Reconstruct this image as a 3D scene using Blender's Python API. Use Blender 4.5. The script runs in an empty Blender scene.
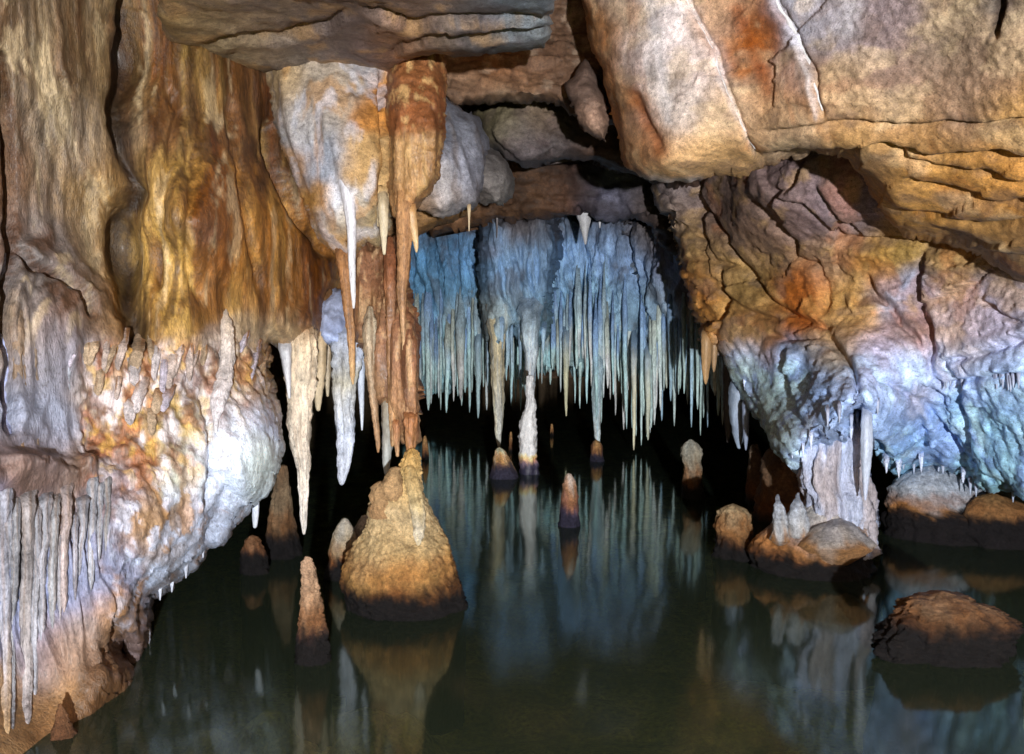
import bpy, math, random
import numpy as np

random.seed(7)
rng = np.random.default_rng(11)
scene = bpy.context.scene
COL = scene.collection

# ------------------------------------------------------------------ camera
W, H, F = 1024.0, 754.0, 887.0
CAMZ = 1.6
TH = math.radians(3.7)
CT, ST = math.cos(TH), math.sin(TH)

cd = bpy.data.cameras.new('camera')
cam = bpy.data.objects.new('camera', cd)
COL.objects.link(cam)
cam.location = (0, 0, CAMZ)
cam.rotation_euler = (math.radians(90) - TH, 0, 0)
cd.sensor_width = 36
cd.lens = F / W * 36
cd.clip_start = 0.05
cd.clip_end = 300
scene.camera = cam


def proj(px, py, D):
    """world point seen at pixel (px,py) at forward distance D (world Y)"""
    px = np.asarray(px, float); py = np.asarray(py, float); D = np.asarray(D, float)
    sx = (px - W / 2) / F
    sy = (H / 2 - py) / F
    dy = CT + sy * ST
    dz = -ST + sy * CT
    t = D / dy
    return np.stack([sx * t, D + 0 * sx, CAMZ + dz * t], -1)


def Dw(py):
    """forward distance at which the water is seen at row py"""
    sy = (H / 2 - py) / F
    return CAMZ * (CT + sy * ST) / (ST - sy * CT)


# ------------------------------------------------------------------ noise
_perm = rng.permutation(256)
_perm = np.concatenate([_perm, _perm, _perm])
_g = rng.normal(size=(256, 3)); _g /= np.linalg.norm(_g, axis=1)[:, None]


def noise(p):
    p = np.asarray(p, float)
    i = np.floor(p).astype(int)
    f = p - i
    i &= 255
    u = f * f * f * (f * (f * 6 - 15) + 10)
    out = 0
    for dx in (0, 1):
        wx = u[..., 0] if dx else 1 - u[..., 0]
        for dy in (0, 1):
            wy = u[..., 1] if dy else 1 - u[..., 1]
            for dz in (0, 1):
                wz = u[..., 2] if dz else 1 - u[..., 2]
                h = _perm[_perm[_perm[(i[..., 0] + dx) & 255] + ((i[..., 1] + dy) & 255)] + ((i[..., 2] + dz) & 255)]
                g = _g[h]
                d = g[..., 0] * (f[..., 0] - dx) + g[..., 1] * (f[..., 1] - dy) + g[..., 2] * (f[..., 2] - dz)
                out = out + wx * wy * wz * d
    return out * 1.6


def fbm(p, o=4, gain=.5, lac=2.07):
    p = np.asarray(p, float)
    a, s, n = 1.0, 0, 0
    for k in range(o):
        s = s + a * noise(p + 17.3 * k); n += a
        a *= gain; p = p * lac
    return s / n * 1.4


def ridged(p, o=3):
    p = np.asarray(p, float)
    a, s, n = 1.0, 0, 0
    for k in range(o):
        s = s + a * (1 - np.abs(noise(p + 9.1 * k)) * 2); n += a
        a *= .5; p = p * 2.1
    return s / n


_cell = rng.random((256, 3))


def worley(p):
    p = np.asarray(p, float)
    i = np.floor(p).astype(int)
    f = p - i
    best = np.full(p.shape[:-1], 9.0)
    for dx in (-1, 0, 1):
        for dy in (-1, 0, 1):
            for dz in (-1, 0, 1):
                h = _perm[_perm[_perm[(i[..., 0] + dx) & 255] + ((i[..., 1] + dy) & 255)] + ((i[..., 2] + dz) & 255)]
                q = _cell[h] + np.array([dx, dy, dz]) - f
                best = np.minimum(best, (q * q).sum(-1))
    return np.sqrt(best)


_rv = rng.normal(size=(256, 3)); _rv /= np.linalg.norm(_rv, axis=1)[:, None]


def facet(p, wob=.12):
    """angular broken-rock relief: every cell is its own tilted plane"""
    p = np.asarray(p, float) + wob * fbm(np.asarray(p, float) * 1.7 + 3, 3)[..., None]
    i = np.floor(p).astype(int); f = p - i
    best = np.full(p.shape[:-1], 9.0); val = np.zeros(p.shape[:-1])
    for dx in (-1, 0, 1):
        for dy in (-1, 0, 1):
            for dz in (-1, 0, 1):
                h = _perm[_perm[_perm[(i[..., 0] + dx) & 255] + ((i[..., 1] + dy) & 255)] + ((i[..., 2] + dz) & 255)]
                q = _cell[h] + np.array([dx, dy, dz]) - f
                d = (q * q).sum(-1)
                v = -(q * _rv[h]).sum(-1) * .6 + (_cell[h][..., 0] - .5) * .5
                m = d < best
                best = np.where(m, d, best); val = np.where(m, v, val)
    return val


def sstep(a, b, x):
    t = np.clip((x - a) / (b - a), 0, 1)
    return t * t * (3 - 2 * t)


def lin(c):
    c = np.asarray(c, float) / 255.0
    return np.where(c <= 0.04045, c / 12.92, ((c + 0.055) / 1.055) ** 2.4)


class TPS:
    def __init__(self, pts):
        a = np.array(pts, float)
        self.x = a[:, :2] / 100
        n = len(a)
        K = self.k(self.x, self.x) + np.eye(n) * 1e-3
        Pm = np.c_[np.ones(n), self.x]
        A = np.block([[K, Pm], [Pm.T, np.zeros((3, 3))]])
        self.w = np.linalg.solve(A, np.r_[a[:, 2], 0, 0, 0])

    @staticmethod
    def k(a, b):
        r2 = ((a[:, None, :] - b[None, :, :]) ** 2).sum(-1)
        return 0.5 * r2 * np.log(r2 + 1e-9)

    def __call__(self, px, py):
        px = np.asarray(px, float); py = np.asarray(py, float)
        q = np.stack([px.ravel(), py.ravel()], -1) / 100
        n = len(self.x)
        v = self.k(q, self.x) @ self.w[:n] + self.w[n] + q @ self.w[n + 1:]
        return v.reshape(px.shape)


def seg_dist(px, py, pts, closed=False):
    """distance to a polyline and the side of its nearest segment"""
    pts = np.array(pts, float)
    a = pts if closed else pts[:-1]
    b = np.roll(pts, -1, 0) if closed else pts[1:]
    best = np.full(px.shape, 1e9); side = np.zeros(px.shape); along = np.zeros(px.shape)
    L = 0
    for (x0, y0), (x1, y1) in zip(a, b):
        dx, dy = x1 - x0, y1 - y0
        l2 = dx * dx + dy * dy + 1e-9
        t = np.clip(((px - x0) * dx + (py - y0) * dy) / l2, 0, 1)
        d = np.hypot(px - x0 - t * dx, py - y0 - t * dy)
        m = d < best
        best = np.where(m, d, best)
        side = np.where(m, np.sign(dx * (py - y0) - dy * (px - x0)), side)
        along = np.where(m, L + t * math.sqrt(l2), along)
        L += math.sqrt(l2)
    return best, side, along / max(L, 1e-6)


def inside(px, py, pts):
    pts = np.array(pts, float)
    c = np.zeros(px.shape, bool)
    n = len(pts)
    for k in range(n):
        x0, y0 = pts[k]; x1, y1 = pts[(k + 1) % n]
        cond = ((y0 > py) != (y1 > py))
        xi = (x1 - x0) * (py - y0) / (y1 - y0 + 1e-12) + x0
        c ^= cond & (px < xi)
    return c


# ------------------------------------------------------------------ object helpers
def tag(o, label=None, cat=None, group=None, kind=None):
    if label: o['label'] = label
    if cat: o['category'] = cat
    if group: o['group'] = group
    if kind: o['kind'] = kind
    return o


def make(name, verts, faces, cols, mat, parent=None, smooth=True):
    verts = np.asarray(verts, float)
    mn, mx = verts.min(0), verts.max(0)
    org = np.array([(mn[0] + mx[0]) / 2, (mn[1] + mx[1]) / 2, mn[2]])
    me = bpy.data.meshes.new(name)
    me.from_pydata((verts - org).tolist(), [], faces)
    me.polygons.foreach_set('use_smooth', np.full(len(me.polygons), smooth))
    if cols is not None:
        at = me.attributes.new('Col', 'FLOAT_COLOR', 'POINT')
        c = np.ones((len(verts), 4)); c[:, :3] = np.clip(cols, 0.002, 0.9)
        at.data.foreach_set('color', c.ravel())
    me.materials.append(mat)
    me.update()
    o = bpy.data.objects.new(name, me)
    COL.objects.link(o)
    if parent is not None:
        o.parent = parent
        o.location = org - np.array(parent.location)
    else:
        o.location = org
    return o


# ------------------------------------------------------------------ materials
def rock_mat(name, scale=30, bump=.5, dist=.01, rough=.6, stretch=(1, 1, 1), spec=.4, var=.35, speck=0.0, coat=0.0):
    m = bpy.data.materials.new(name); m.use_nodes = True
    nt = m.node_tree; N = nt.nodes; Lk = nt.links
    bs = N['Principled BSDF']
    at = N.new('ShaderNodeAttribute'); at.attribute_name = 'Col'
    geo = N.new('ShaderNodeNewGeometry')
    mp = N.new('ShaderNodeMapping'); mp.inputs['Scale'].default_value = stretch
    Lk.new(geo.outputs['Position'], mp.inputs['Vector'])
    n1 = N.new('ShaderNodeTexNoise'); n1.inputs['Scale'].default_value = scale; n1.inputs['Detail'].default_value = 8
    n1.inputs['Roughness'].default_value = .62
    Lk.new(mp.outputs[0], n1.inputs['Vector'])
    n2 = N.new('ShaderNodeTexNoise'); n2.inputs['Scale'].default_value = scale * .28; n2.inputs['Detail'].default_value = 6
    Lk.new(mp.outputs[0], n2.inputs['Vector'])
    mr = N.new('ShaderNodeMapRange'); mr.inputs['From Min'].default_value = .3; mr.inputs['From Max'].default_value = .7
    mr.inputs['To Min'].default_value = 1 - var; mr.inputs['To Max'].default_value = 1 + var
    Lk.new(n1.outputs['Fac'], mr.inputs['Value'])
    mr2 = N.new('ShaderNodeMapRange'); mr2.inputs['From Min'].default_value = .3; mr2.inputs['From Max'].default_value = .7
    mr2.inputs['To Min'].default_value = 1 - var * .7; mr2.inputs['To Max'].default_value = 1 + var * .7
    Lk.new(n2.outputs['Fac'], mr2.inputs['Value'])
    mu = N.new('ShaderNodeMath'); mu.operation = 'MULTIPLY'
    Lk.new(mr.outputs[0], mu.inputs[0]); Lk.new(mr2.outputs[0], mu.inputs[1])
    mx = N.new('ShaderNodeVectorMath'); mx.operation = 'SCALE'
    Lk.new(at.outputs['Color'], mx.inputs[0]); Lk.new(mu.outputs[0], mx.inputs['Scale'])
    col = mx.outputs[0]
    if speck > 0:
        ns = N.new('ShaderNodeTexNoise'); ns.inputs['Scale'].default_value = scale * 2.2; ns.inputs['Detail'].default_value = 3
        Lk.new(geo.outputs['Position'], ns.inputs['Vector'])
        r = N.new('ShaderNodeMapRange'); r.inputs['From Min'].default_value = .60; r.inputs['From Max'].default_value = .70
        r.inputs['To Max'].default_value = speck
        Lk.new(ns.outputs['Fac'], r.inputs['Value'])
        mc = N.new('ShaderNodeMix'); mc.data_type = 'RGBA'
        mc.inputs[7].default_value = (.035, .025, .018, 1)
        Lk.new(r.outputs[0], mc.inputs[0]); Lk.new(col, mc.inputs[6])
        col = mc.outputs[2]
    Lk.new(col, bs.inputs['Base Color'])
    mrr = N.new('ShaderNodeMapRange'); mrr.inputs['From Min'].default_value = .3; mrr.inputs['From Max'].default_value = .7
    mrr.inputs['To Min'].default_value = rough - .18; mrr.inputs['To Max'].default_value = rough + .18
    Lk.new(n2.outputs['Fac'], mrr.inputs['Value']); Lk.new(mrr.outputs[0], bs.inputs['Roughness'])
    bs.inputs['Specular IOR Level'].default_value = spec
    if coat:
        bs.inputs['Coat Weight'].default_value = coat; bs.inputs['Coat Roughness'].default_value = .25
    b1 = N.new('ShaderNodeBump'); b1.inputs['Strength'].default_value = bump; b1.inputs['Distance'].default_value = dist * 3
    Lk.new(n2.outputs['Fac'], b1.inputs['Height'])
    b2 = N.new('ShaderNodeBump'); b2.inputs['Strength'].default_value = bump; b2.inputs['Distance'].default_value = dist
    Lk.new(n1.outputs['Fac'], b2.inputs['Height']); Lk.new(b1.outputs[0], b2.inputs['Normal'])
    n3 = N.new('ShaderNodeTexNoise'); n3.inputs['Scale'].default_value = scale * 4.5; n3.inputs['Detail'].default_value = 4
    n3.inputs['Roughness'].default_value = .7
    Lk.new(mp.outputs[0], n3.inputs['Vector'])
    b3 = N.new('ShaderNodeBump'); b3.inputs['Strength'].default_value = min(1, bump * 1.3); b3.inputs['Distance'].default_value = dist * .8
    Lk.new(n3.outputs['Fac'], b3.inputs['Height']); Lk.new(b2.outputs[0], b3.inputs['Normal'])
    Lk.new(b3.outputs[0], bs.inputs['Normal'])
    mr3 = N.new('ShaderNodeMapRange'); mr3.inputs['From Min'].default_value = .3; mr3.inputs['From Max'].default_value = .7
    mr3.inputs['To Min'].default_value = 1 - var * 1.1; mr3.inputs['To Max'].default_value = 1 + var * 1.1
    Lk.new(n3.outputs['Fac'], mr3.inputs['Value'])
    mu3 = N.new('ShaderNodeMath'); mu3.operation = 'MULTIPLY'
    Lk.new(mu.outputs[0], mu3.inputs[0]); Lk.new(mr3.outputs[0], mu3.inputs[1])
    Lk.new(mu3.outputs[0], mx.inputs['Scale'])
    return m


M_FLOW = rock_mat('flowstone', 26, .55, .012, .5, (1, 1, .35), .5, .36, .4, .05)
M_ROCK = rock_mat('limestone', 30, .42, .011, .68, (1, 1, 1.4), .35, .34, .5)
M_CALC = rock_mat('calcite', 40, .45, .007, .42, (1, 1, .25), .5, .22, .12)
M_CURT = rock_mat('blue calcite', 14, .55, .02, .6, (1, 1, .3), .35, .35, .2)
M_CRUST = rock_mat('crusted calcite', 45, .9, .014, .68, (1, 1, 1), .25, .4, .35)
M_DARK = rock_mat('dark cave rock', 6, .6, .04, .75, (1, 1, 1), .3, .4)
M_BED = rock_mat('lake silt', 8, .6, .02, .8, (1, 1, 1), .2, .6, .5)


# ------------------------------------------------------------------ rock masses
def mass(name, poly, dctl, colors, mat, step=2.5, edge=(30, .35), thick=.8, disp=None, paint=None, cracks=(),
         jag=2.0, jagf=.05, k=.8, warp=8, sat=1.08):
    poly = np.array(poly, float)
    x0, y0 = poly.min(0) - 3 * step; x1, y1 = poly.max(0) + 3 * step
    xs = np.arange(x0, x1 + step, step); ys = np.arange(y0, y1 + step, step)
    PX, PY = np.meshgrid(xs, ys)
    d, _, _ = seg_dist(PX, PY, poly, True)
    sd = np.where(inside(PX, PY, poly), d, -d)
    q = np.stack([PX * jagf, PY * jagf, 0 * PX + hash(len(name)) % 97], -1)
    sd = sd + jag * fbm(q, 4) * 1.5
    ins = sd > 0
    gy, gx = np.gradient(sd, step)
    g2 = np.maximum(gx * gx + gy * gy, .25)
    off = np.where(ins, 0, sd)
    SX = PX - np.clip(off * gx / g2, -2 * step, 2 * step); SY = PY - np.clip(off * gy / g2, -2 * step, 2 * step)
    s = np.clip(sd, 0, None)
    tps = TPS(dctl)
    D0 = tps(SX, SY)
    tt = np.clip(s / edge[0], 0, 1)
    D0 = D0 + edge[1] * (1 - np.sqrt(np.clip(1 - (1 - tt) ** 2, 0, 1)))
    P = proj(SX, SY, D0)
    du = np.gradient(P, axis=1); dv = np.gradient(P, axis=0)
    Nn = np.cross(du, dv); Nn /= np.linalg.norm(Nn, axis=-1)[..., None] + 1e-12
    toc = np.array([0, 0, CAMZ]) - P
    sg = np.sign((Nn * toc).sum(-1))[..., None]; Nn = Nn * sg
    toc /= np.linalg.norm(toc, axis=-1)[..., None]
    Nn = Nn * .7 + toc * .3
    disp_v = np.zeros(SX.shape)
    if disp: disp_v = disp_v + disp(P, SX, SY)
    wq = np.stack([SX * .02, SY * .02, 0 * SX + 3.3], -1)
    wx = SX + 5 * fbm(wq, 4); wy = SY + 5 * fbm(wq + 31.7, 4)
    for c in cracks:
        dd, side, al = seg_dist(wx, wy, c['p'])
        fade = sstep(0, .12, al) * sstep(0, .12, 1 - al) if c.get('fade', 1) else 1
        w = c.get('w', 4)
        disp_v = disp_v - c.get('d', 0) * np.exp(-(dd / w) ** 2) * fade
        if c.get('h'):
            disp_v = disp_v + c['h'] * np.where(side * c.get('s', 1) > 0, 1, 0) * np.exp(-dd / c.get('L', 40)) * sstep(0, w, dd) * fade
    P = P + Nn * disp_v[..., None]
    # colour of the mineral
    cx = SX + warp * fbm(wq * 1.7 + 5, 4); cy = SY + warp * fbm(wq * 1.7 + 55, 4)
    acc = np.zeros(SX.shape + (3,)); ws = np.zeros(SX.shape)
    for (x, y, c, r) in colors:
        w = np.exp(-((cx - x) ** 2 + (cy - y) ** 2) / (2 * r * r)) + 1e-5 / (1 + ((cx - x) ** 2 + (cy - y) ** 2) / 1e4)
        acc += w[..., None] * lin(c); ws += w
    C = acc / ws[..., None] * k
    if paint: C = paint(C, P, SX, SY, cx, cy)
    lum = (C * np.array([.3, .6, .1])).sum(-1, keepdims=True); C = lum + (C - lum) * sat
    # faces
    cell = ins[:-1, :-1] | ins[1:, :-1] | ins[:-1, 1:] | ins[1:, 1:]
    used = np.zeros(ins.shape, bool)
    used[:-1, :-1] |= cell; used[1:, :-1] |= cell; used[:-1, 1:] |= cell; used[1:, 1:] |= cell
    idx = -np.ones(ins.shape, int); idx[used] = np.arange(used.sum())
    V = P[used]; CC = C[used]
    jj, ii = np.nonzero(cell)
    a, b, c2, d2 = idx[jj, ii], idx[jj, ii + 1], idx[jj + 1, ii + 1], idx[jj + 1, ii]
    quads = np.stack([a, d2, c2, b], -1)
    # boundary edges
    e = np.concatenate([quads[:, [0, 1]], quads[:, [1, 2]], quads[:, [2, 3]], quads[:, [3, 0]]])
    key = e.min(1).astype(np.int64) * (len(V) + 1) + e.max(1)
    u, inv, cnt = np.unique(key, return_inverse=True, return_counts=True)
    be = e[cnt[inv] == 1]
    bv = np.unique(be)
    mp = -np.ones(len(V), int); mp[bv] = np.arange(len(bv))
    cen = V.mean(0)
    ray = V[bv] - np.array([0, 0, CAMZ]); ray /= np.linalg.norm(ray, axis=1)[:, None]
    r1 = V[bv] + ray * thick * .35 + (cen - V[bv]) * .02
    cen2 = cen + np.array([0, 1, 0]) * thick
    r2 = V[bv] + ray * thick + (cen2 - V[bv]) * .18
    n0 = len(V); n1 = n0 + len(bv); n2 = n1 + len(bv)
    verts = np.concatenate([V, r1, r2, cen2[None] + [[0, thick * .3, 0]]])
    cols = np.concatenate([CC, CC[bv], CC[bv], CC.mean(0)[None]])
    faces = quads.tolist()
    p, q2 = mp[be[:, 0]], mp[be[:, 1]]
    faces += np.stack([be[:, 1], be[:, 0], n0 + p, n0 + q2], -1).tolist()
    faces += np.stack([n0 + q2, n0 + p, n1 + p, n1 + q2], -1).tolist()
    faces += np.stack([n1 + q2, n1 + p, 0 * p + n2], -1).tolist()
    o = make(name, verts, faces, cols, mat)
    SY_ = P[..., 1]

    def surf(x, y):
        x = np.asarray(x, float); y = np.asarray(y, float)
        fx = np.clip((x - xs[0]) / step, 0, len(xs) - 1.001); fy = np.clip((y - ys[0]) / step, 0, len(ys) - 1.001)
        ix = fx.astype(int); iy = fy.astype(int); tx = fx - ix; ty = fy - iy
        return (SY_[iy, ix] * (1 - tx) + SY_[iy, ix + 1] * tx) * (1 - ty) + (SY_[iy + 1, ix] * (1 - tx) + SY_[iy + 1, ix + 1] * tx) * ty
    return o, surf


def rows_at(rows, n):
    r = np.array(rows, float)
    t = np.linspace(0, 1, n)
    # arc parameter by py with a monotone smooth interpolation
    ks = np.linspace(0, 1, len(r))
    L = np.r_[0, np.cumsum(np.abs(np.diff(r[:, 0])) + .35 * np.abs(np.diff(r[:, 2] - r[:, 1])) + .01)]
    L /= L[-1]
    out = []
    for c in range(r.shape[1]):
        y = r[:, c]
        m = np.gradient(y, L) if len(r) > 2 else np.full(len(r), (y[1] - y[0]))
        # limit slopes (monotone)
        sl = np.diff(y) / np.diff(L)
        for i2 in range(len(r)):
            if 0 < i2 < len(r) - 1:
                m[i2] = 0 if sl[i2 - 1] * sl[i2] <= 0 else 2 * sl[i2 - 1] * sl[i2] / (sl[i2 - 1] + sl[i2])
            elif i2 == 0: m[0] = sl[0]
            else: m[-1] = sl[-1]
        k = np.clip(np.searchsorted(L, t, 'right') - 1, 0, len(r) - 2)
        h = L[k + 1] - L[k]; s = (t - L[k]) / h
        out.append((2 * s**3 - 3 * s**2 + 1) * y[k] + (s**3 - 2 * s**2 + s) * h * m[k] + (-2 * s**3 + 3 * s**2) * y[k + 1] + (s**3 - s**2) * h * m[k + 1])
    return np.stack(out, -1)


def spike(name, rows, D, cols, mat, seg=20, n=None, rough=.12, flute=.0, nf=3.0, depth=1.0, tide=None, k=.8, lump=0.0, rings=0.0, Dfun=None,
          deep=None, cvar=.25, parent=None, tidecol=(13, 10, 12), Dend=None, crust=0.0, emb=0.0, embl=.3, streak=None):
    """a stalactite or stalagmite: rows (py, left px, right px) seen at distance D"""
    pyr = np.array(rows, float)
    span = abs(pyr[-1, 0] - pyr[0, 0])
    n = n or int(np.clip(span / 2.2, 12, 110))
    R = rows_at(rows, n)
    Dn = np.full(n, D) if Dend is None else np.linspace(D, Dend, n)
    if Dfun is not None:
        Dn = np.array([float(Dfun(min(max((r_[1] + r_[2]) / 2, 2), 1022), min(r_[0], 752))) for r_ in R])
        kk = max(3, n // 8) | 1
        Dp = np.pad(Dn, kk // 2, mode='edge'); Dn = np.convolve(Dp, np.ones(kk) / kk, 'valid') + D
    Dn = Dn + emb * np.clip(1 - np.linspace(0, 1, n) / embl, 0, 1) ** 2
    cen = proj((R[:, 1] + R[:, 2]) / 2, R[:, 0], Dn)
    rad = np.maximum((R[:, 2] - R[:, 1]) / 2 * Dn / F, .0006)
    if deep is not None:            # carry the foot on down into the water
        m = 6
        z = np.linspace(cen[-1, 2], deep, m + 1)[1:]
        ex = np.repeat(cen[-1:], m, 0); ex[:, 2] = z
        cen = np.r_[cen, ex]; rad = np.r_[rad, rad[-1] * np.linspace(1.0, 1.06, m)]
        Rp = np.r_[R[:, 0], np.full(m, R[-1, 0])]
    else:
        Rp = R[:, 0]
    nn = len(cen)
    a = np.linspace(0, 2 * np.pi, seg, endpoint=False)
    A, I = np.meshgrid(a, np.arange(nn))
    ca, sa = np.cos(A), np.sin(A)
    r = rad[I]
    base = np.stack([cen[I, 0] + ca * r, cen[I, 1] + sa * r * depth, cen[I, 2]], -1)
    q = base * (nf / max(rad.mean(), .01)) * .35
    dr = rough * fbm(q, 4)
    if flute: dr = dr + flute * ridged(np.stack([ca * 2.6 + cen[0, 0] * 7, sa * 2.6, base[..., 2] * 1.2], -1), 3) - flute * .5
    if rings: dr = dr + rings * (ridged(np.stack([ca * .5 + cen[0, 0], sa * .5, base[..., 2] * 9 + .5 * fbm(base * 6, 2)], -1), 3) - .5) + rings * .8 * (ridged(np.stack([ca * 3 + cen[0, 0], sa * 3, base[..., 2] * 1.5], -1), 2) - .5)
    if lump: dr = dr + lump * (0.6 - worley(base * (1.6 / max(rad.max() * .22, .004))))
    if crust: dr = dr + crust / np.maximum(r, .01) * (fbm(base * 45, 3) + .5 * fbm(base * 110, 2))
    rr = r * (1 + dr)
    wob = rad.mean() * .25
    wv = np.stack([cen[:, 2] * 3.1, cen[:, 0] * 5, cen[:, 1] * 5], -1)
    ox = noise(wv) * wob; 
    base[..., 0] = cen[I, 0] + ca * rr + ox[I]
    base[..., 1] = cen[I, 1] + sa * rr * depth
    base[..., 2] += .15 * r * fbm(q + 40, 3)
    # colour
    cp = np.array([c[0] for c in cols], float); cc = np.array([lin(c[1]) for c in cols])
    pv = Rp[I] + cvar * 60 * fbm(np.stack([ca * 1.5 + cen[0, 0], sa * 1.5, base[..., 2] * 5], -1), 3)
    C = np.stack([np.interp(pv, cp, cc[:, j]) for j in range(3)], -1) * k
    C = C * (1 + cvar * fbm(np.stack([ca * 3 + cen[0, 0] * 3, sa * 3, base[..., 2] * 4], -1), 3))[..., None]
    if streak is not None:          # mineral streaks running down
        sq = np.stack([ca * streak[2] + cen[0, 0] * 9, sa * streak[2], base[..., 2] * 1.1], -1)
        sa_ = sstep(-.05, .3, fbm(sq, 4))[..., None] * streak[1]
        C = C * (1 - sa_) + lin(streak[0]) * k * sa_
    if tide is not None:            # the dark mineral band left by the lake
        zz = base[..., 2] + .055 * fbm(base * 9, 3) + .035 * fbm(base * np.array([42, 42, 5]), 3)
        f = 1 - sstep(tide[0], tide[1], zz)
        C = C * (1 - f[..., None]) + f[..., None] * lin(tidecol)
        if len(tide) > 2:
            g = np.exp(-((zz - (tide[1] + .02)) / tide[2]) ** 2)[..., None] * .48 * (1 - f[..., None])
            C = C * (1 - g) + g * lin((150, 92, 36)) * k
    lum = (C * np.array([.3, .6, .1])).sum(-1, keepdims=True); C = lum + (C - lum) * .9
    V = base.reshape(-1, 3); CC = C.reshape(-1, 3)
    top, bot = len(V), len(V) + 1
    up = 1 if cen[0, 2] > cen[-1, 2] else -1
    V = np.r_[V, [cen[0] + [ox[0], 0, up * rad[0] * .4], cen[-1] + [ox[-1], 0, -up * rad[-1] * .8]]]
    CC = np.r_[CC, CC[:1], CC[-1:]]
    ids = np.arange(nn * seg).reshape(nn, seg)
    j2 = np.roll(ids, -1, 1)
    f = np.stack([ids[:-1], ids[1:], j2[1:], j2[:-1]], -1).reshape(-1, 4).tolist()
    f += [[int(ids[0, i]), int(j2[0, i]), top] for i in range(seg)]
    f += [[int(j2[-1, i]), int(ids[-1, i]), bot] for i in range(seg)]
    return make(name, V, f, CC, mat, parent)

LAMP_P = (0.70, -4.2, 1.15)
LAMP_W = 4500

# ================================================================== LEFT FLOWSTONE WALL
LW_POLY = [(-330, -260), (345, -260), (352, 120), (356, 230), (350, 285), (336, 305), (334, 345), (318, 352), (300, 350), (288, 352), (272, 345),
           (273, 372), (277, 400), (279, 432), (274, 466), (262, 490), (240, 508), (216, 545), (203, 560), (190, 572), (172, 588), (152, 600),
           (149, 622), (146, 646), (137, 664), (131, 664), (124, 640), (118, 655), (133, 674), (131, 694), (112, 712), (103, 735), (92, 760), (70, 850), (-330, 850)]
LW_D = [(-300, -200, 2.6), (-300, 300, 2.7), (-300, 800, 2.7), (0, -200, 3.5), (0, 60, 3.75), (0, 250, 3.7), (0, 400, 3.55), (0, 480, 3.32), (0, 600, 3.38), (0, 740, 3.15),
        (70, 300, 3.95), (80, 440, 3.9), (80, 60, 4.1), (128, 60, 4.55), (128, 250, 4.5), (150, 280, 4.4), (185, 220, 4.25), (190, 60, 4.75), (180, 320, 4.3), (190, 380, 4.32), (170, 450, 4.05),
        (230, 440, 4.4), (270, 430, 4.75), (240, 300, 4.85), (260, 150, 5.3), (300, 250, 5.5), (335, 290, 5.9), (300, 330, 5.35), (345, 100, 6.4), (345, -200, 6.2),
        (140, 540, 3.8), (210, 540, 4.3), (150, 600, 4.0), (120, 610, 3.75), (60, 640, 3.55), (125, 680, 3.72), (90, 720, 3.5), (95, 655, 3.65), (70, 850, 3.2), (20, 850, 3.0), (30, 690, 3.45)]


def lw_disp(P, px, py):
    x, y, z = P[..., 0], P[..., 1], P[..., 2]
    low = fbm(P * np.array([1.6, 1.6, .9]), 4)
    up = sstep(360, 310, py)                          # smooth draped flowstone above
    warp = .05 * fbm(P * np.array([2, 2, 2.]) + 7, 3)
    fl = ridged(np.stack([(x + warp) * 9, y * 3, z * .28], -1), 3)
    fl2 = fbm(np.stack([(x + warp) * 30, y * 9, z * .7], -1), 3)
    d = .032 * low + up * (.034 * (fl - .5) + .013 * fl2 + .006 * fbm(P * np.array([60, 30, 9]), 3))
    # knobbly band with hanging fingers
    band = sstep(325, 352, py + 14 * fbm(np.stack([px * .05, py * 0, py * 0], -1), 2)) * sstep(60, 85, px) * (1 - .6 * sstep(450, 520, py))
    kn = worley(P * np.array([11, 11, 8.]))
    kn2 = worley(P * np.array([26, 26, 17.]) + 3)
    smo = 1 - .75 * np.exp(-(((px - 245) / 40) ** 2 + ((py - 455) / 45) ** 2))
    d = d + band * smo * (.046 * (.55 - kn) + .03 * (.5 - kn2) + .02 * fbm(P * np.array([16, 16, 8]), 3) + .008 * ridged(P * 45, 3)) + band * (1 - smo) * (.012 * fbm(P * np.array([14, 14, 8]), 4) + .004 * fbm(P * 70, 2))
    low_r = sstep(440, 480, py) * sstep(95, 130, px)
    d = d + low_r * (.008 * (.5 - worley(P * np.array([13, 13, 6.]))) + .030 * ridged(np.stack([x * 8 + z * 5, y * 6, z * 2 - x * 1.2], -1), 3) + .012 * fbm(P * np.array([22, 22, 9]), 3) + .008 * fbm(P * 70, 2))
    # lip of the blue-white bulge
    bul = np.exp(-(((px - 240) / 42) ** 2 + ((py - 445) / 50) ** 2))
    d = d + .10 * bul
    # ledge at the far left, undercut below
    led = sstep(120, 90, px) * np.exp(-((py - 466 - .06 * px) / 15) ** 2)
    d = d + .075 * led * (1 + .9 * fbm(P * np.array([9, 9, 9]), 3))
    fw = sstep(128, 108, px) * sstep(488, 510, py) * sstep(700, 650, py)
    d = d + fw * .075 * (ridged(np.stack([px * .055 + 1.2 * fbm(P * np.array([3, 3, 1.2]), 2), 0 * px, py * .004], -1), 2) - .4)
    d = d - .07 * sstep(120, 95, px) * sstep(480, 505, py) * sstep(655, 600, py)
    # long lobes at the left edge
    lob = sstep(95, 60, px) * sstep(240, 290, py) * sstep(470, 440, py)
    d = d + lob * .06 * ridged(np.stack([x * 12, y * 4, z * .4], -1), 2)
    # the smooth apron by the water
    ap = np.exp(-(((px - 95) / 42) ** 2 + ((py - 690) / 34) ** 2))
    d = d + .07 * ap
    return d


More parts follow.
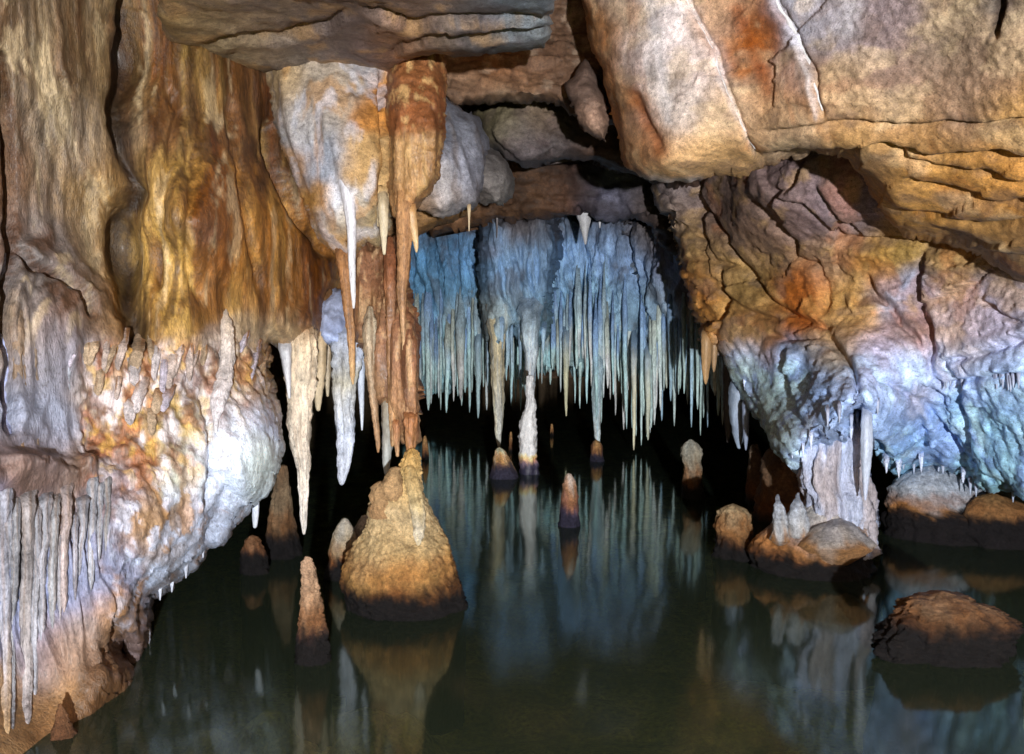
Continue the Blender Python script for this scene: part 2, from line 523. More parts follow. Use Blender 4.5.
def lw_paint(C, P, px, py, cx, cy):
    x, y, z = P[..., 0], P[..., 1], P[..., 2]
    up = sstep(370, 300, py)[..., None]
    wob = .06 * fbm(P * np.array([1.5, 1.5, 1.2]) + 3, 3)
    s1 = fbm(np.stack([(x + wob) * 7.5, y * 2, z * .35], -1), 4)
    s2 = fbm(np.stack([(x + wob) * 19 + 40, y * 5, z * .6], -1), 4)
    s3 = fbm(np.stack([(x + wob) * 52 + 9, y * 9, z * .8], -1), 3)
    def mix(C, f, col): 
        f = np.clip(f, 0, 1)
        return C * (1 - f) + lin(col) * f
    rt = sstep(120, 170, px)[..., None]
    a = (sstep(.0, .36, s1)[..., None]) * up * (.3 + .5 * rt)
    C = mix(C, a, (98, 52, 18))
    a = (sstep(.12, .5, -s1)[..., None]) * up * (.14 + .18 * rt)
    C = mix(C, a, (205, 170, 105))
    a = sstep(.06, .4, s2)[..., None] * up * .7
    C = mix(C, a, (70, 42, 20))
    a = sstep(.22, .5, -s2)[..., None] * up * .38
    C = mix(C, a, (206, 186, 150))
    C = C * (1 + .55 * s3[..., None] * up)
    # knobbly band: rust, cream and lilac
    bulm = np.exp(-(((px - 250) / 40) ** 2 + ((py - 462) / 48) ** 2))[..., None]
    band = (sstep(335, 355, py) * sstep(65, 90, px) * sstep(520, 450, py))[..., None] * (1 - .97 * np.clip(bulm * 1.5, 0, 1))
    b1 = fbm(P * np.array([9, 9, 5.]) + 11, 4); b2 = fbm(P * np.array([13, 13, 8.]) + 71, 3)
    C = mix(C, sstep(.02, .30, b1)[..., None] * band * .48, (168, 92, 40))
    C = mix(C, sstep(.05, .30, -b1)[..., None] * band * .7, (226, 218, 222))
    C = mix(C, sstep(.15, .36, b2)[..., None] * band * .7, (104, 66, 44))
    C = mix(C, sstep(.16, .36, -b2)[..., None] * band * .5, (214, 176, 96))
    lowr = (sstep(470, 500, py) * sstep(90, 130, px))[..., None] * (1 - .95 * np.clip(bulm * 1.5, 0, 1))
    C = mix(C, sstep(.08, .32, b1)[..., None] * lowr * .6, (178, 128, 72))
    C = mix(C, sstep(.08, .32, -b2)[..., None] * lowr * .6, (200, 208, 226))
    C = mix(C, sstep(.12, .4, b2)[..., None] * lowr * .5, (112, 84, 62))
    # dark brown colour along the deep crevice
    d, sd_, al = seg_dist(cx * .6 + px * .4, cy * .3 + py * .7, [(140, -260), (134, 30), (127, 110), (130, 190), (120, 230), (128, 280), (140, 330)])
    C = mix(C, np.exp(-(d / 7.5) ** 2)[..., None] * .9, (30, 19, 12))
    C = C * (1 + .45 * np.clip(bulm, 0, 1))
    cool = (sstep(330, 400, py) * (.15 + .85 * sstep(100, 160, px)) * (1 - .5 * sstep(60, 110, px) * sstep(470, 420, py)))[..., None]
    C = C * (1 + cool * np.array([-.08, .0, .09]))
    ft = (sstep(600, 650, py) * sstep(20, 70, px))[..., None] * .55
    C = mix(C, ft, (138, 106, 70))
    # tide band at the foot
    f = (1 - sstep(.10, .34, z + .04 * fbm(P * 9, 3)))[..., None] * sstep(60, 90, px)[..., None]
    C = mix(C, f * .7, (62, 38, 24))
    return C


LW_COL = [(30, 60, (118, 100, 78), 40), (60, 150, (138, 124, 108), 35), (90, 60, (146, 120, 86), 30), (105, 190, (158, 122, 78), 28), (20, 180, (112, 84, 56), 30),
          (165, 60, (120, 88, 50), 25), (165, 200, (196, 158, 92), 22), (160, 280, (204, 165, 96), 26), (188, 200, (140, 78, 30), 14), (205, 110, (116, 80, 46), 22), (240, 100, (112, 72, 38), 25),
          (230, 210, (190, 134, 68), 25), (205, 230, (180, 170, 160), 9), (262, 220, (186, 124, 62), 20), (272, 160, (92, 58, 32), 20), (300, 260, (160, 108, 56), 26), (325, 290, (150, 100, 54), 25), (330, 100, (90, 70, 50), 40),
          (40, 240, (132, 124, 122), 28), (15, 340, (128, 112, 100), 20), (55, 360, (150, 150, 164), 25), (40, 430, (160, 168, 190), 22), (75, 300, (128, 118, 112), 22), (110, 300, (140, 105, 66), 22),
          (100, 390, (196, 172, 150), 18), (140, 380, (196, 150, 110), 18), (170, 380, (206, 180, 160), 16), (222, 345, (214, 200, 186), 9), (224, 395, (224, 214, 214), 9), (248, 385, (222, 180, 122), 18), (180, 425, (200, 175, 120), 18),
          (120, 430, (170, 140, 110), 16), (250, 350, (206, 186, 158), 14), (300, 340, (190, 165, 130), 16),
          (30, 462, (122, 90, 66), 18), (80, 470, (128, 104, 84), 16), (25, 570, (140, 148, 182), 32), (85, 560, (146, 152, 180), 28), (115, 480, (150, 144, 158), 16), (60, 520, (150, 118, 88), 14),
          (140, 470, (172, 122, 84), 16), (150, 525, (196, 152, 104), 18), (178, 480, (206, 204, 178), 14), (232, 440, (232, 240, 255), 26), (262, 420, (206, 218, 246), 14), (248, 475, (232, 240, 255), 24), (205, 520, (206, 208, 222), 20), (175, 565, (180, 180, 188), 20),
          (118, 618, (168, 126, 80), 14), (138, 620, (190, 204, 232), 11), (128, 655, (186, 200, 228), 9), (90, 680, (146, 114, 74), 22), (105, 715, (116, 78, 50), 18), (20, 730, (140, 110, 76), 26), (55, 660, (140, 130, 140), 18), (80, 650, (150, 146, 152), 14), (60, 740, (122, 78, 44), 18)]

LW_CR = [dict(p=[(142, -260), (135, 30), (127, 110), (131, 190), (120, 232), (127, 280), (140, 335)], w=12, d=.20, fade=0),
         dict(p=[(14, 240), (30, 268), (55, 275), (80, 290), (95, 320)], w=4, d=.07, h=.05, L=30, s=-1),
         dict(p=[(0, 60), (8, 140), (12, 220), (4, 330), (8, 430)], w=5, d=.16, fade=0),
         dict(p=[(270, 112), (272, 150), (290, 200), (318, 238), (334, 262)], w=6, d=.12),
         dict(p=[(198, 380), (208, 420), (212, 470), (204, 520)], w=5, d=.07),
         dict(p=[(204, 468), (216, 474), (226, 490), (214, 520), (200, 545)], w=5, d=.05, h=.06, L=40, s=-1),
         dict(p=[(158, 70), (178, 110), (172, 160), (160, 200), (156, 240), (165, 330)], w=5, d=.05),
         dict(p=[(188, 130), (192, 200), (186, 260), (205, 310)], w=6, d=.05),
         dict(p=[(228, 90), (232, 150), (248, 230), (262, 300)], w=5, d=.05)]

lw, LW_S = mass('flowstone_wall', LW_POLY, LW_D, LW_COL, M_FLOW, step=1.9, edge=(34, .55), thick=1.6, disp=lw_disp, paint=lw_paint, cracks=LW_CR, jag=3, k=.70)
tag(lw, 'tall left cave wall of draped brown and orange flowstone, blue-white at its foot by the water', 'flowstone wall')

# ================================================================== CEILING SLAB (front)
SL_POLY = [(-330, -520), (-330, -250), (60, -250), (135, -200), (150, -40), (165, 44), (198, 52), (230, 57), (262, 72), (290, 70), (318, 66), (345, 72), (372, 82), (392, 80), (408, 54), (440, 49), (480, 47), (520, 43), (546, 40), (553, 10), (560, -60), (600, -200), (760, -300), (1300, -300), (1300, -520)]


def slab_D(px, py):
    return (3.15 - CAMZ) / max((320 - py) / F, .02)


SL_D = []
for px_ in (-300, -100, 150, 300, 450, 600, 900, 1250):
    for py_, zz in ((-500, 3.05), (-250, 3.02), (-100, 3.0), (-20, 3.02), (30, 3.08), (60, 3.12)):
        SL_D.append((px_, py_, (zz - CAMZ) / ((320 - py_) / F) + .12 * math.sin(px_ * .02 + py_ * .05)))


def rock_disp(a=.06, f=1.5, strata=.0, fine=.012, facet_a=.05):
    def fn(P, px, py):
        d = a * fbm(P * f, 4)
        d = d + facet_a * 1.6 * facet(P * np.array([2.0, 1.6, 3.0]) + 6, .15) + facet_a * .4 * facet(P * np.array([6, 5, 9.]), .15)
        if strata:
            zz = P[..., 2] + .10 * fbm(P * np.array([.9, .9, .5]) + 4, 3) + .12 * P[..., 0] * .4
            t = zz * 9
            sa = t - np.floor(t)
            d = d + strata * (sa ** 2.2) * (.35 + .9 * sstep(-.2, .4, fbm(P * np.array([1.4, 1.4, 5]) + 9, 3)))
        d = d + fine * fbm(P * 11, 4) + fine * .5 * ridged(P * 16, 3) + fine * .4 * fbm(P * 45, 3)
        return d
    return fn


def rock_paint(patches=(), var=.28, f=4, streak=None):
    def fn(C, P, px, py, cx, cy):
        n = fbm(P * f, 4); n2 = fbm(P * f * 3.3 + 7, 4)
        C = C * (1 + var * n[..., None] + var * .8 * n2[..., None])
        for (col, s, seed, amt, lo, hi) in patches:
            q = fbm(P * np.array(s, float) + seed, 4)
            a = sstep(lo, hi, q)[..., None] * amt
            C = C * (1 - a) + lin(col) * a
        return C
    return fn


SL_COL = [(180, 30, (160, 134, 92), 30), (240, 20, (160, 138, 112), 35), (220, 50, (134, 122, 98), 20), (330, 20, (128, 110, 100), 30), (300, 55, (122, 116, 110), 22), (345, 40, (104, 92, 96), 22),
          (395, 40, (170, 125, 90), 18), (420, 10, (130, 110, 100), 25), (470, 25, (105, 102, 104), 22), (520, 12, (120, 130, 140), 20), (530, 30, (140, 144, 146), 14), (440, 35, (140, 120, 100), 14), (300, -300, (120, 105, 90), 120), (900, -300, (120, 105, 90), 150), (-200, -400, (120, 105, 90), 120)]
sl_o, SL_S = mass('ceiling', SL_POLY, SL_D, SL_COL, M_ROCK, step=3, edge=(10, .25), thick=.7, disp=rock_disp(.05, 1.4, 0, .010, .022),
                  paint=rock_paint([((96, 84, 84), (3, 3, 6), 3, .5, .05, .4), ((178, 140, 92), (4, 4, 6), 33, .45, .15, .4)]),
                  cracks=[dict(p=[(200, 42), (240, 36), (280, 38), (330, 28), (355, 8)], w=3, d=.05, h=.06, L=25, s=1),
                          dict(p=[(355, 5), (380, 8), (410, 20), (470, 14), (560, 18)], w=3, d=.05, h=.07, L=30, s=1),
                          dict(p=[(390, 60), (405, 36), (430, 30), (560, 26)], w=3, d=.04, h=.05, L=20, s=1)], jag=2.5)
tag(sl_o, kind='structure')

# ================================================================== CENTRAL BEIGE LOBE
LB_POLY = [(250, 40), (400, 40), (398, 120), (392, 200), (388, 232), (378, 246), (366, 240), (352, 262), (343, 264), (334, 250), (322, 238), (308, 212), (294, 176), (284, 150), (274, 124), (270, 95)]
LB_D = [(250, 40, 5.4), (400, 40, 5.5), (320, 120, 5.0), (350, 200, 4.95), (380, 230, 5.1), (290, 170, 5.2), (345, 260, 5.1)]
LB_COL = [(280, 90, (184, 158, 122), 16), (330, 90, (180, 166, 150), 18), (300, 120, (186, 182, 182), 16), (320, 160, (176, 184, 200), 14), (375, 110, (190, 130, 70), 12), (365, 160, (196, 160, 112), 14), (295, 165, (196, 144, 76), 9), (312, 195, (198, 150, 84), 9), (350, 215, (204, 192, 176), 12), (345, 245, (190, 150, 100), 10), (378, 220, (206, 182, 140), 10), (335, 200, (216, 220, 232), 9)]
lb, LB_S = mass('rock_pendant', LB_POLY, LB_D, LB_COL, M_ROCK, step=1.8, edge=(26, .4), thick=.7,
             disp=lambda P, px, py: .04 * fbm(P * 2.2, 4) + .05 * (ridged(np.stack([P[..., 0] * 4 + P[..., 2] * 1.5, P[..., 1] * 2, P[..., 2] * .7], -1), 2) - .5) + .012 * fbm(P * np.array([18, 18, 6]), 4),
             paint=rock_paint([((190, 140, 84), (6, 6, 2), 3, .45, .1, .4), ((206, 208, 220), (7, 7, 1.5), 13, .5, .1, .4)], .2),
             cracks=[dict(p=[(385, 70), (386, 130), (384, 240)], w=3, d=.1)], jag=2)
tag(lb, 'beige and pale grey rounded rock lobe hanging from the ceiling, white streak down it', 'rock lobe')

# ================================================================== RUST-BROWN PENDANT + its long stalactite
RB_POLY = [(386, 40), (446, 40), (447, 110), (444, 150), (438, 175), (424, 200), (413, 212), (402, 222), (394, 214), (388, 180), (386, 110)]
RB_D = [(386, 40, 5.3), (446, 40, 5.35), (415, 120, 4.98), (415, 180, 4.95), (400, 215, 4.98)]
RB_COL = [(415, 65, (160, 98, 48), 18), (435, 100, (146, 84, 38), 14), (400, 110, (156, 90, 40), 14), (415, 160, (200, 154, 96), 14), (405, 205, (190, 140, 82), 12), (430, 165, (176, 120, 62), 10)]
rb, RB_S = mass('rust_drapery', RB_POLY, RB_D, RB_COL, M_FLOW, step=1.6, edge=(18, .3), thick=.5,
             disp=lambda P, px, py: .03 * fbm(P * 3, 4) + .05 * sstep(90, 150, py) * (ridged(np.stack([P[..., 0] * 9, P[..., 1] * 4, P[..., 2] * 1.2], -1), 3) - .5) + .012 * fbm(P * 22, 3),
             paint=rock_paint([((112, 68, 34), (8, 8, 2), 3, .45, .05, .35), ((222, 178, 110), (12, 12, 2), 13, .6, .1, .4)], .25), jag=2, sat=.92)
tag(rb, 'rust brown flowstone pendant hanging from the ceiling, narrowing into a stalactite', 'flowstone drapery')

# ================================================================== GREY LOBES and beam behind
GL_POLY = [(436, 90), (455, 105), (480, 118), (486, 140), (484, 170), (478, 205), (462, 213), (440, 216), (418, 212), (412, 190), (430, 160)]
GL_D = [(440, 90, 5.9), (480, 120, 6.0), (450, 160, 5.6), (430, 205, 5.6), (480, 200, 5.8)]
gl, _ = mass('grey_pendant', GL_POLY, GL_D, [(455, 120, (120, 122, 132), 14), (470, 170, (150, 152, 165), 14), (440, 190, (190, 182, 180), 14), (475, 200, (130, 128, 134), 12), (425, 205, (170, 130, 90), 8)], M_ROCK,
             step=1.8, edge=(16, .3), thick=.6, disp=lambda P, px, py: .03 * fbm(P * 3, 4) + .05 * (ridged(np.stack([P[..., 0] * 7 + P[..., 2] * 2.5, P[..., 1] * 3, P[..., 2] * .9], -1), 3) - .5),
             paint=rock_paint([((100, 84, 70), (7, 7, 2), 3, .5, .1, .4)], .2), jag=2)
tag(gl, 'blue-grey fluted rock lobe on the ceiling just right of the rust pendant', 'rock lobe')
GL2_POLY = [(468, 140), (490, 150), (506, 160), (516, 178), (514, 198), (500, 206), (484, 206), (470, 190)]
gl2, _ = mass('grey_pendant', GL2_POLY, [(470, 140, 6.8), (515, 160, 6.9), (495, 180, 6.5), (470, 200, 6.6), (514, 200, 6.7)], [(490, 165, (116, 110, 108), 14), (505, 190, (130, 126, 124), 12), (480, 195, (120, 110, 104), 12)], M_ROCK,
              step=1.8, edge=(14, .25), thick=.6, disp=rock_disp(.04, 3, 0, .01, .03), paint=rock_paint((), .25), jag=2)
tag(gl2, 'small dull grey rounded rock knob on the ceiling beside the dark recess', 'rock lobe')

BM_POLY = [(300, 182), (400, 186), (460, 178), (482, 186), (478, 206), (455, 222), (440, 226), (420, 236), (404, 248), (360, 262), (345, 274), (300, 270)]
bm_, _ = mass('ceiling_ledge', BM_POLY, [(300, 182, 7.0), (480, 186, 7.0), (440, 205, 6.9), (400, 240, 7.0), (300, 270, 7.0)], [(430, 205, (150, 112, 72), 20), (450, 215, (170, 132, 86), 12), (400, 235, (130, 100, 70), 16), (350, 262, (150, 130, 110), 16)], M_ROCK,
              step=2, edge=(14, .3), thick=1.2, disp=rock_disp(.04, 3, .03, .012, .03), paint=rock_paint([((86, 62, 44), (5, 5, 14), 3, .5, .1, .4)], .25), jag=2.5)
tag(bm_, 'brown layered rock ledge crossing behind the hanging lobes', 'rock ledge')

# ================================================================== STEPPED CEILING IN THE MIDDLE
ST_POLY = [(395, 20), (540, 10), (548, -180), (760, -200), (700, 20), (700, 125), (600, 125), (560, 104), (500, 100), (460, 105), (440, 100), (420, 60)]
ST_D = [(560, -150, 5.6), (750, -190, 5.6), (420, 30, 6.6), (560, 30, 6.7), (690, 30, 6.7), (440, 70, 6.35), (560, 70, 6.4), (690, 100, 6.6), (450, 100, 6.2), (560, 104, 6.3)]
st_, _ = mass('ceiling', ST_POLY, ST_D, [(470, 60, (128, 88, 58), 20), (500, 62, (140, 92, 58), 16), (460, 80, (136, 112, 92), 16), (520, 75, (150, 116, 90), 14), (540, 55, (112, 84, 66), 14), (500, 98, (130, 112, 92), 14), (600, 80, (110, 84, 66), 40)], M_ROCK,
              step=2, edge=(10, .4), thick=.8, disp=rock_disp(.06, 2.2, .03, .012, .06), paint=rock_paint([((84, 60, 44), (7, 7, 1.5), 3, .55, .05, .35), ((170, 150, 130), (5, 5, 4), 31, .4, .15, .4)], .25), jag=2.5)
tag(st_, kind='structure')
S2_POLY = [(452, 92), (560, 96), (700, 96), (700, 190), (610, 170), (570, 158), (545, 164), (520, 164), (502, 154), (482, 142), (478, 120)]
S2_D = [(460, 95, 8.2), (690, 95, 8.0), (500, 110, 7.4), (560, 110, 7.4), (540, 150, 7.3), (500, 148, 7.3), (600, 150, 7.4), (690, 180, 7.6)]
s2_, _ = mass('ceiling', S2_POLY, S2_D, [(500, 115, (140, 128, 96), 16), (540, 115, (132, 112, 92), 16), (520, 140, (112, 102, 104), 18), (550, 155, (96, 90, 92), 16), (600, 140, (80, 60, 50), 30)], M_ROCK,
              step=2, edge=(14, .5), thick=1, disp=rock_disp(.05, 2.2, .0, .01, .05), paint=rock_paint([((88, 72, 70), (4, 4, 5), 3, .4, .05, .35)], .2), jag=2.5)
tag(s2_, kind='structure')
S3_POLY = [(430, 120), (820, 120), (820, 260), (700, 300), (650, 225), (630, 214), (606, 222), (590, 212), (560, 214), (530, 220), (500, 222), (470, 226), (430, 236)]
S3_D = [(430, 120, 10.6), (820, 120, 9.8), (500, 200, 9.8), (560, 200, 9.6), (620, 205, 9.5), (700, 240, 9.8), (820, 260, 10.4)]
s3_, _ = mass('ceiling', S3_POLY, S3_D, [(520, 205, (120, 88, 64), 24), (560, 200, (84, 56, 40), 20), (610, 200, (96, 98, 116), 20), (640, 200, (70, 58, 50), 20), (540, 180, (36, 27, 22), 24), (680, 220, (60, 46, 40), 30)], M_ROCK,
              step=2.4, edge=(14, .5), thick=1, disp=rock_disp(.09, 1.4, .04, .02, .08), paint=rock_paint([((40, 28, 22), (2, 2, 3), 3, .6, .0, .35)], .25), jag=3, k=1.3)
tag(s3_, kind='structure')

# ================================================================== OVERHANGING BOULDER, right
BO_POLY = [(580, -260), (583, 0), (588, 36), (600, 66), (606, 92), (616, 134), (622, 158), (640, 176), (668, 184), (690, 180), (720, 173), (752, 166), (790, 158), (822, 154), (850, 158), (868, 178), (878, 200), (890, 222), (904, 236), (930, 240), (960, 246), (990, 262), (1024, 284), (1300, 330), (1300, -260)]
BO_D = [(590, -200, 5.0), (590, 40, 5.4), (625, 150, 5.3), (640, 60, 4.9), (640, 160, 5.0), (700, 40, 4.6), (700, 140, 4.65), (720, 172, 4.8), (780, 60, 4.3), (800, 130, 4.3), (800, 156, 4.5), (850, 40, 3.9), (860, 150, 4.2), (880, 210, 4.6), (905, 235, 4.75),
        (950, 60, 3.6), (960, 130, 3.75), (950, 180, 4.1), (960, 240, 4.55), (1024, 40, 3.3), (1024, 130, 3.5), (1024, 200, 3.9), (1024, 280, 4.4), (1300, 0, 2.9), (1300, 300, 3.5), (700, -200, 4.4), (1000, -200, 3.0), (1300, -200, 2.6)]
BO_COL = [(600, 50, (196, 142, 92), 16), (612, 110, (206, 150, 96), 16), (630, 20, (200, 172, 140), 10), (655, 40, (232, 222, 222), 20), (668, 100, (230, 216, 208), 22), (690, 60, (222, 204, 198), 16), (645, 140, (206, 156, 112), 14), (632, 100, (196, 140, 84), 8),
          (690, 160, (206, 166, 120), 20), (720, 20, (196, 160, 130), 14), (738, 40, (160, 92, 38), 14), (755, 60, (150, 86, 38), 12), (765, 100, (186, 148, 112), 18), (730, 110, (192, 164, 138), 16), (770, 30, (130, 76, 40), 10), (720, 148, (200, 160, 112), 16),
          (800, 20, (190, 190, 204), 12), (790, 70, (170, 150, 140), 14), (830, 20, (176, 170, 178), 16), (870, 30, (148, 132, 134), 24), (850, 90, (170, 134, 104), 20), (900, 80, (150, 124, 108), 26), (960, 40, (140, 122, 104), 26), (960, 100, (156, 128, 106), 24), (1000, 60, (140, 112, 92), 22), (1024, 110, (180, 140, 90), 20),
          (800, 135, (188, 160, 130), 16), (860, 135, (196, 154, 102), 20), (920, 130, (190, 146, 96), 20), (900, 180, (190, 144, 88), 22), (960, 180, (196, 146, 86), 26), (1010, 180, (196, 142, 82), 24), (920, 225, (190, 142, 80), 16), (980, 240, (150, 116, 74), 22), (1020, 260, (130, 102, 70), 20), (880, 165, (150, 120, 92), 12), (1000, 12, (110, 100, 92), 12)]


def bo_disp(P, px, py):
    d = .035 * fbm(P * 1.2, 3) + .035 * facet(P * np.array([1.3, 1.1, 1.5]) + 4, .15) + .012 * fbm(P * np.array([3, 3, 5.]), 4)
    lowr = sstep(118, 150, py + .10 * (800 - px) * (px < 800)) * sstep(640, 760, px)
    tz = (P[..., 2] + .10 * fbm(P * np.array([.8, .8, .4]) + 4, 3) + .05 * P[..., 0]) * 8
    sa = tz - np.floor(tz)
    d = d + lowr * .035 * sstep(262, 225, py - .2 * (px - 900)) * (sa ** 2) * (.2 + sstep(-.15, .35, fbm(P * np.array([1.4, 1.4, 5]) + 9, 3)))
    rough_ = sstep(800, 850, px) * sstep(130, 100, py)
    d = d + rough_ * .012 * (worley(P * 24) - .5) + .005 * fbm(P * 12, 4) + .004 * ridged(P * 20, 3) + .003 * fbm(P * 60, 2)
    return d


def bo_paint(C, P, px, py, cx, cy):
    C = rock_paint([((150, 84, 34), (3.5, 3.5, 1.2), 3, .3, .2, .45), ((210, 186, 150), (3, 3, 6), 13, .35, .1, .4), ((112, 92, 80), (4, 4, 9), 23, .4, .12, .42)], .2)(C, P, px, py, cx, cy)
    # pale calcite veins
    ex = px + 3 * fbm(np.stack([px * .06, py * .06, 0 * px], -1), 3); ey = py
    for pts, w, a in (([(670, -30), (692, 12), (712, 48), (722, 82), (740, 122), (756, 152)], 2.5, .3), ([(768, -30), (778, 4), (796, 34), (808, 62), (816, 92), (823, 112)], 2.5, .35), ([(600, 160), (640, 178), (672, 184), (700, 178)], 4, .6),
                      ([(648, -20), (660, 60), (668, 120)], 6, .35), ([(845, -20), (850, 10), (846, 30)], 12, .3)):
        d, s, al = seg_dist(ex, ey, pts)
        f = np.exp(-(d / w) ** 2)[..., None] * a
        C = C * (1 - f) + lin((226, 226, 232)) * f
    # rust stain under the left edge, dark crack at top right
    for pts, w, a, col in (([(634, 92), (646, 120), (660, 152)], 9, .75, (128, 66, 26)), ([(735, 10), (750, 45), (768, 90)], 9, .6, (140, 70, 26)), ([(1000, -40), (996, 10), (990, 42)], 3.0, .85, (40, 26, 20))):
        d, s, al = seg_dist(ex, ey, pts)
        f = np.exp(-(d / w) ** 2)[..., None] * a
        C = C * (1 - f) + lin(col) * f
    return C


BO_CR = [dict(p=[(672, -40), (694, 14), (714, 50), (724, 84), (742, 124), (758, 154)], w=3, d=.035, h=0.030, L=50, s=1, fade=0),
         dict(p=[(770, -40), (780, 4), (798, 34), (810, 62), (818, 92), (825, 112)], w=3, d=.03, h=0.030, L=40, s=1, fade=0),
         dict(p=[(752, 158), (800, 148), (850, 146), (884, 140), (930, 150), (1000, 152), (1100, 160)], w=6, d=.05, h=0.060, L=45, s=-1),
         dict(p=[(752, 132), (800, 124), (850, 116), (900, 122), (980, 118), (1100, 110)], w=3, d=.03, h=0.030, L=40, s=-1),
         dict(p=[(880, 214), (930, 212), (960, 216), (985, 222), (1060, 216)], w=5, d=.04, h=0.030, L=35, s=-1),
         dict(p=[(900, 176), (940, 184), (985, 200), (1040, 200)], w=5, d=.04, h=0.030, L=30, s=-1),
         dict(p=[(890, 130), (906, 160), (950, 164), (1000, 176), (1100, 186)], w=5, d=.035, h=0.030, L=30, s=-1),
         dict(p=[(930, 226), (960, 232), (990, 246), (1040, 262)], w=5, d=.03, h=0.018, L=25, s=-1),
         dict(p=[(636, 90), (640, 110), (662, 150)], w=4, d=.03),
         dict(p=[(1001, -40), (997, 10), (991, 44)], w=3.5, d=.08)]
bo, BO_S = mass('overhanging_boulder', BO_POLY, BO_D, BO_COL, M_ROCK, step=2.0, edge=(26, .5), thick=1.3, disp=bo_disp, paint=bo_paint, cracks=BO_CR, jag=3, k=.86)
tag(bo, 'huge tan and grey overhanging rock block at upper right with two pale veins', 'boulder')

def vein(pts, w, label):
    pts = np.array(pts, float)
    ys_ = np.arange(pts[0, 1], pts[-1, 1], 3.5)
    xs_ = np.interp(ys_, pts[:, 1], pts[:, 0]) + 1.6 * noise(np.stack([ys_ * .11, 0 * ys_ + w, 0 * ys_], -1)) + .8 * noise(np.stack([ys_ * .31, 0 * ys_ + w, 0 * ys_], -1))
    ww = w * (.75 + .6 * noise(np.stack([ys_ * .09, 0 * ys_ + 3, 0 * ys_ + w], -1))) * np.minimum(1, (pts[-1, 1] - ys_) / 30 + .25)
    o = spike('calcite_vein', [(y, x - v, x + v) for y, x, v in zip(ys_, xs_, ww)], .004, [(0, (232, 230, 232)), (150, (214, 208, 204))], M_CALC, Dfun=BO_S, rough=.4, seg=12, n=len(ys_), parent=bo)
    o['label'] = label


vein([(668, -40), (692, 12), (712, 48), (722, 82), (740, 122), (756, 152)], 2.0, 'thin pale calcite vein, left one of two')
vein([(766, -40), (778, 4), (796, 34), (808, 62), (816, 92), (824, 114)], 2.4, 'bright white calcite vein, right one of two')

# rock flake beside the boulder's left edge
FL_POLY = [(565, 84), (586, 60), (596, 78), (606, 100), (612, 124), (606, 142), (592, 138), (578, 122)]
fk, _ = mass('rock_flake', FL_POLY, [(565, 84, 5.9), (596, 70, 5.9), (590, 110, 5.7), (605, 140, 5.75)], [(580, 85, (110, 90, 80), 12), (595, 120, (160, 130, 112), 12)], M_ROCK, step=1.8, edge=(12, .2), thick=.6,
             disp=rock_disp(.03, 3, 0, .01, .03), paint=rock_paint((), .25), jag=2)
tag(fk, 'narrow pinkish brown rock flake tucked against the left edge of the overhanging block', 'rock flake')

# ================================================================== RIGHT WALL
RW_POLY = [(650, 150), (900, 110), (1330, 120), (1330, 520), (1100, 520), (1024, 498), (1006, 488), (990, 494), (976, 490), (958, 474), (944, 472), (930, 464), (914, 467), (896, 474), (886, 466), (876, 452), (866, 436), (864, 418), (856, 412), (846, 440), (832, 446), (818, 444), (806, 452), (798, 470), (790, 456), (776, 448), (768, 428), (756, 412),
           (748, 398), (738, 380), (728, 356), (720, 346), (712, 352), (706, 344), (697, 328), (690, 304), (684, 284), (672, 236), (660, 206)]
RW_D = [(655, 160, 8.2), (670, 230, 7.9), (690, 300, 7.6), (705, 340, 7.5), (720, 200, 7.6), (760, 280, 7.0), (800, 180, 5.75), (760, 190, 6.2), (730, 350, 7.2), (760, 400, 6.9), (800, 330, 6.3), (800, 440, 5.45), (835, 420, 5.1), (840, 250, 5.95), (850, 350, 5.6), (864, 420, 5.15), (880, 180, 5.3), (900, 300, 5.7), (900, 460, 6.2),
        (930, 270, 5.5), (940, 400, 5.6), (950, 470, 6.0), (1000, 280, 5.0), (1010, 380, 4.9), (1010, 480, 5.3), (1100, 300, 4.4), (1330, 300, 3.8), (1330, 500, 4.0), (1100, 510, 4.7), (1330, 120, 3.9), (900, 110, 5.3)]
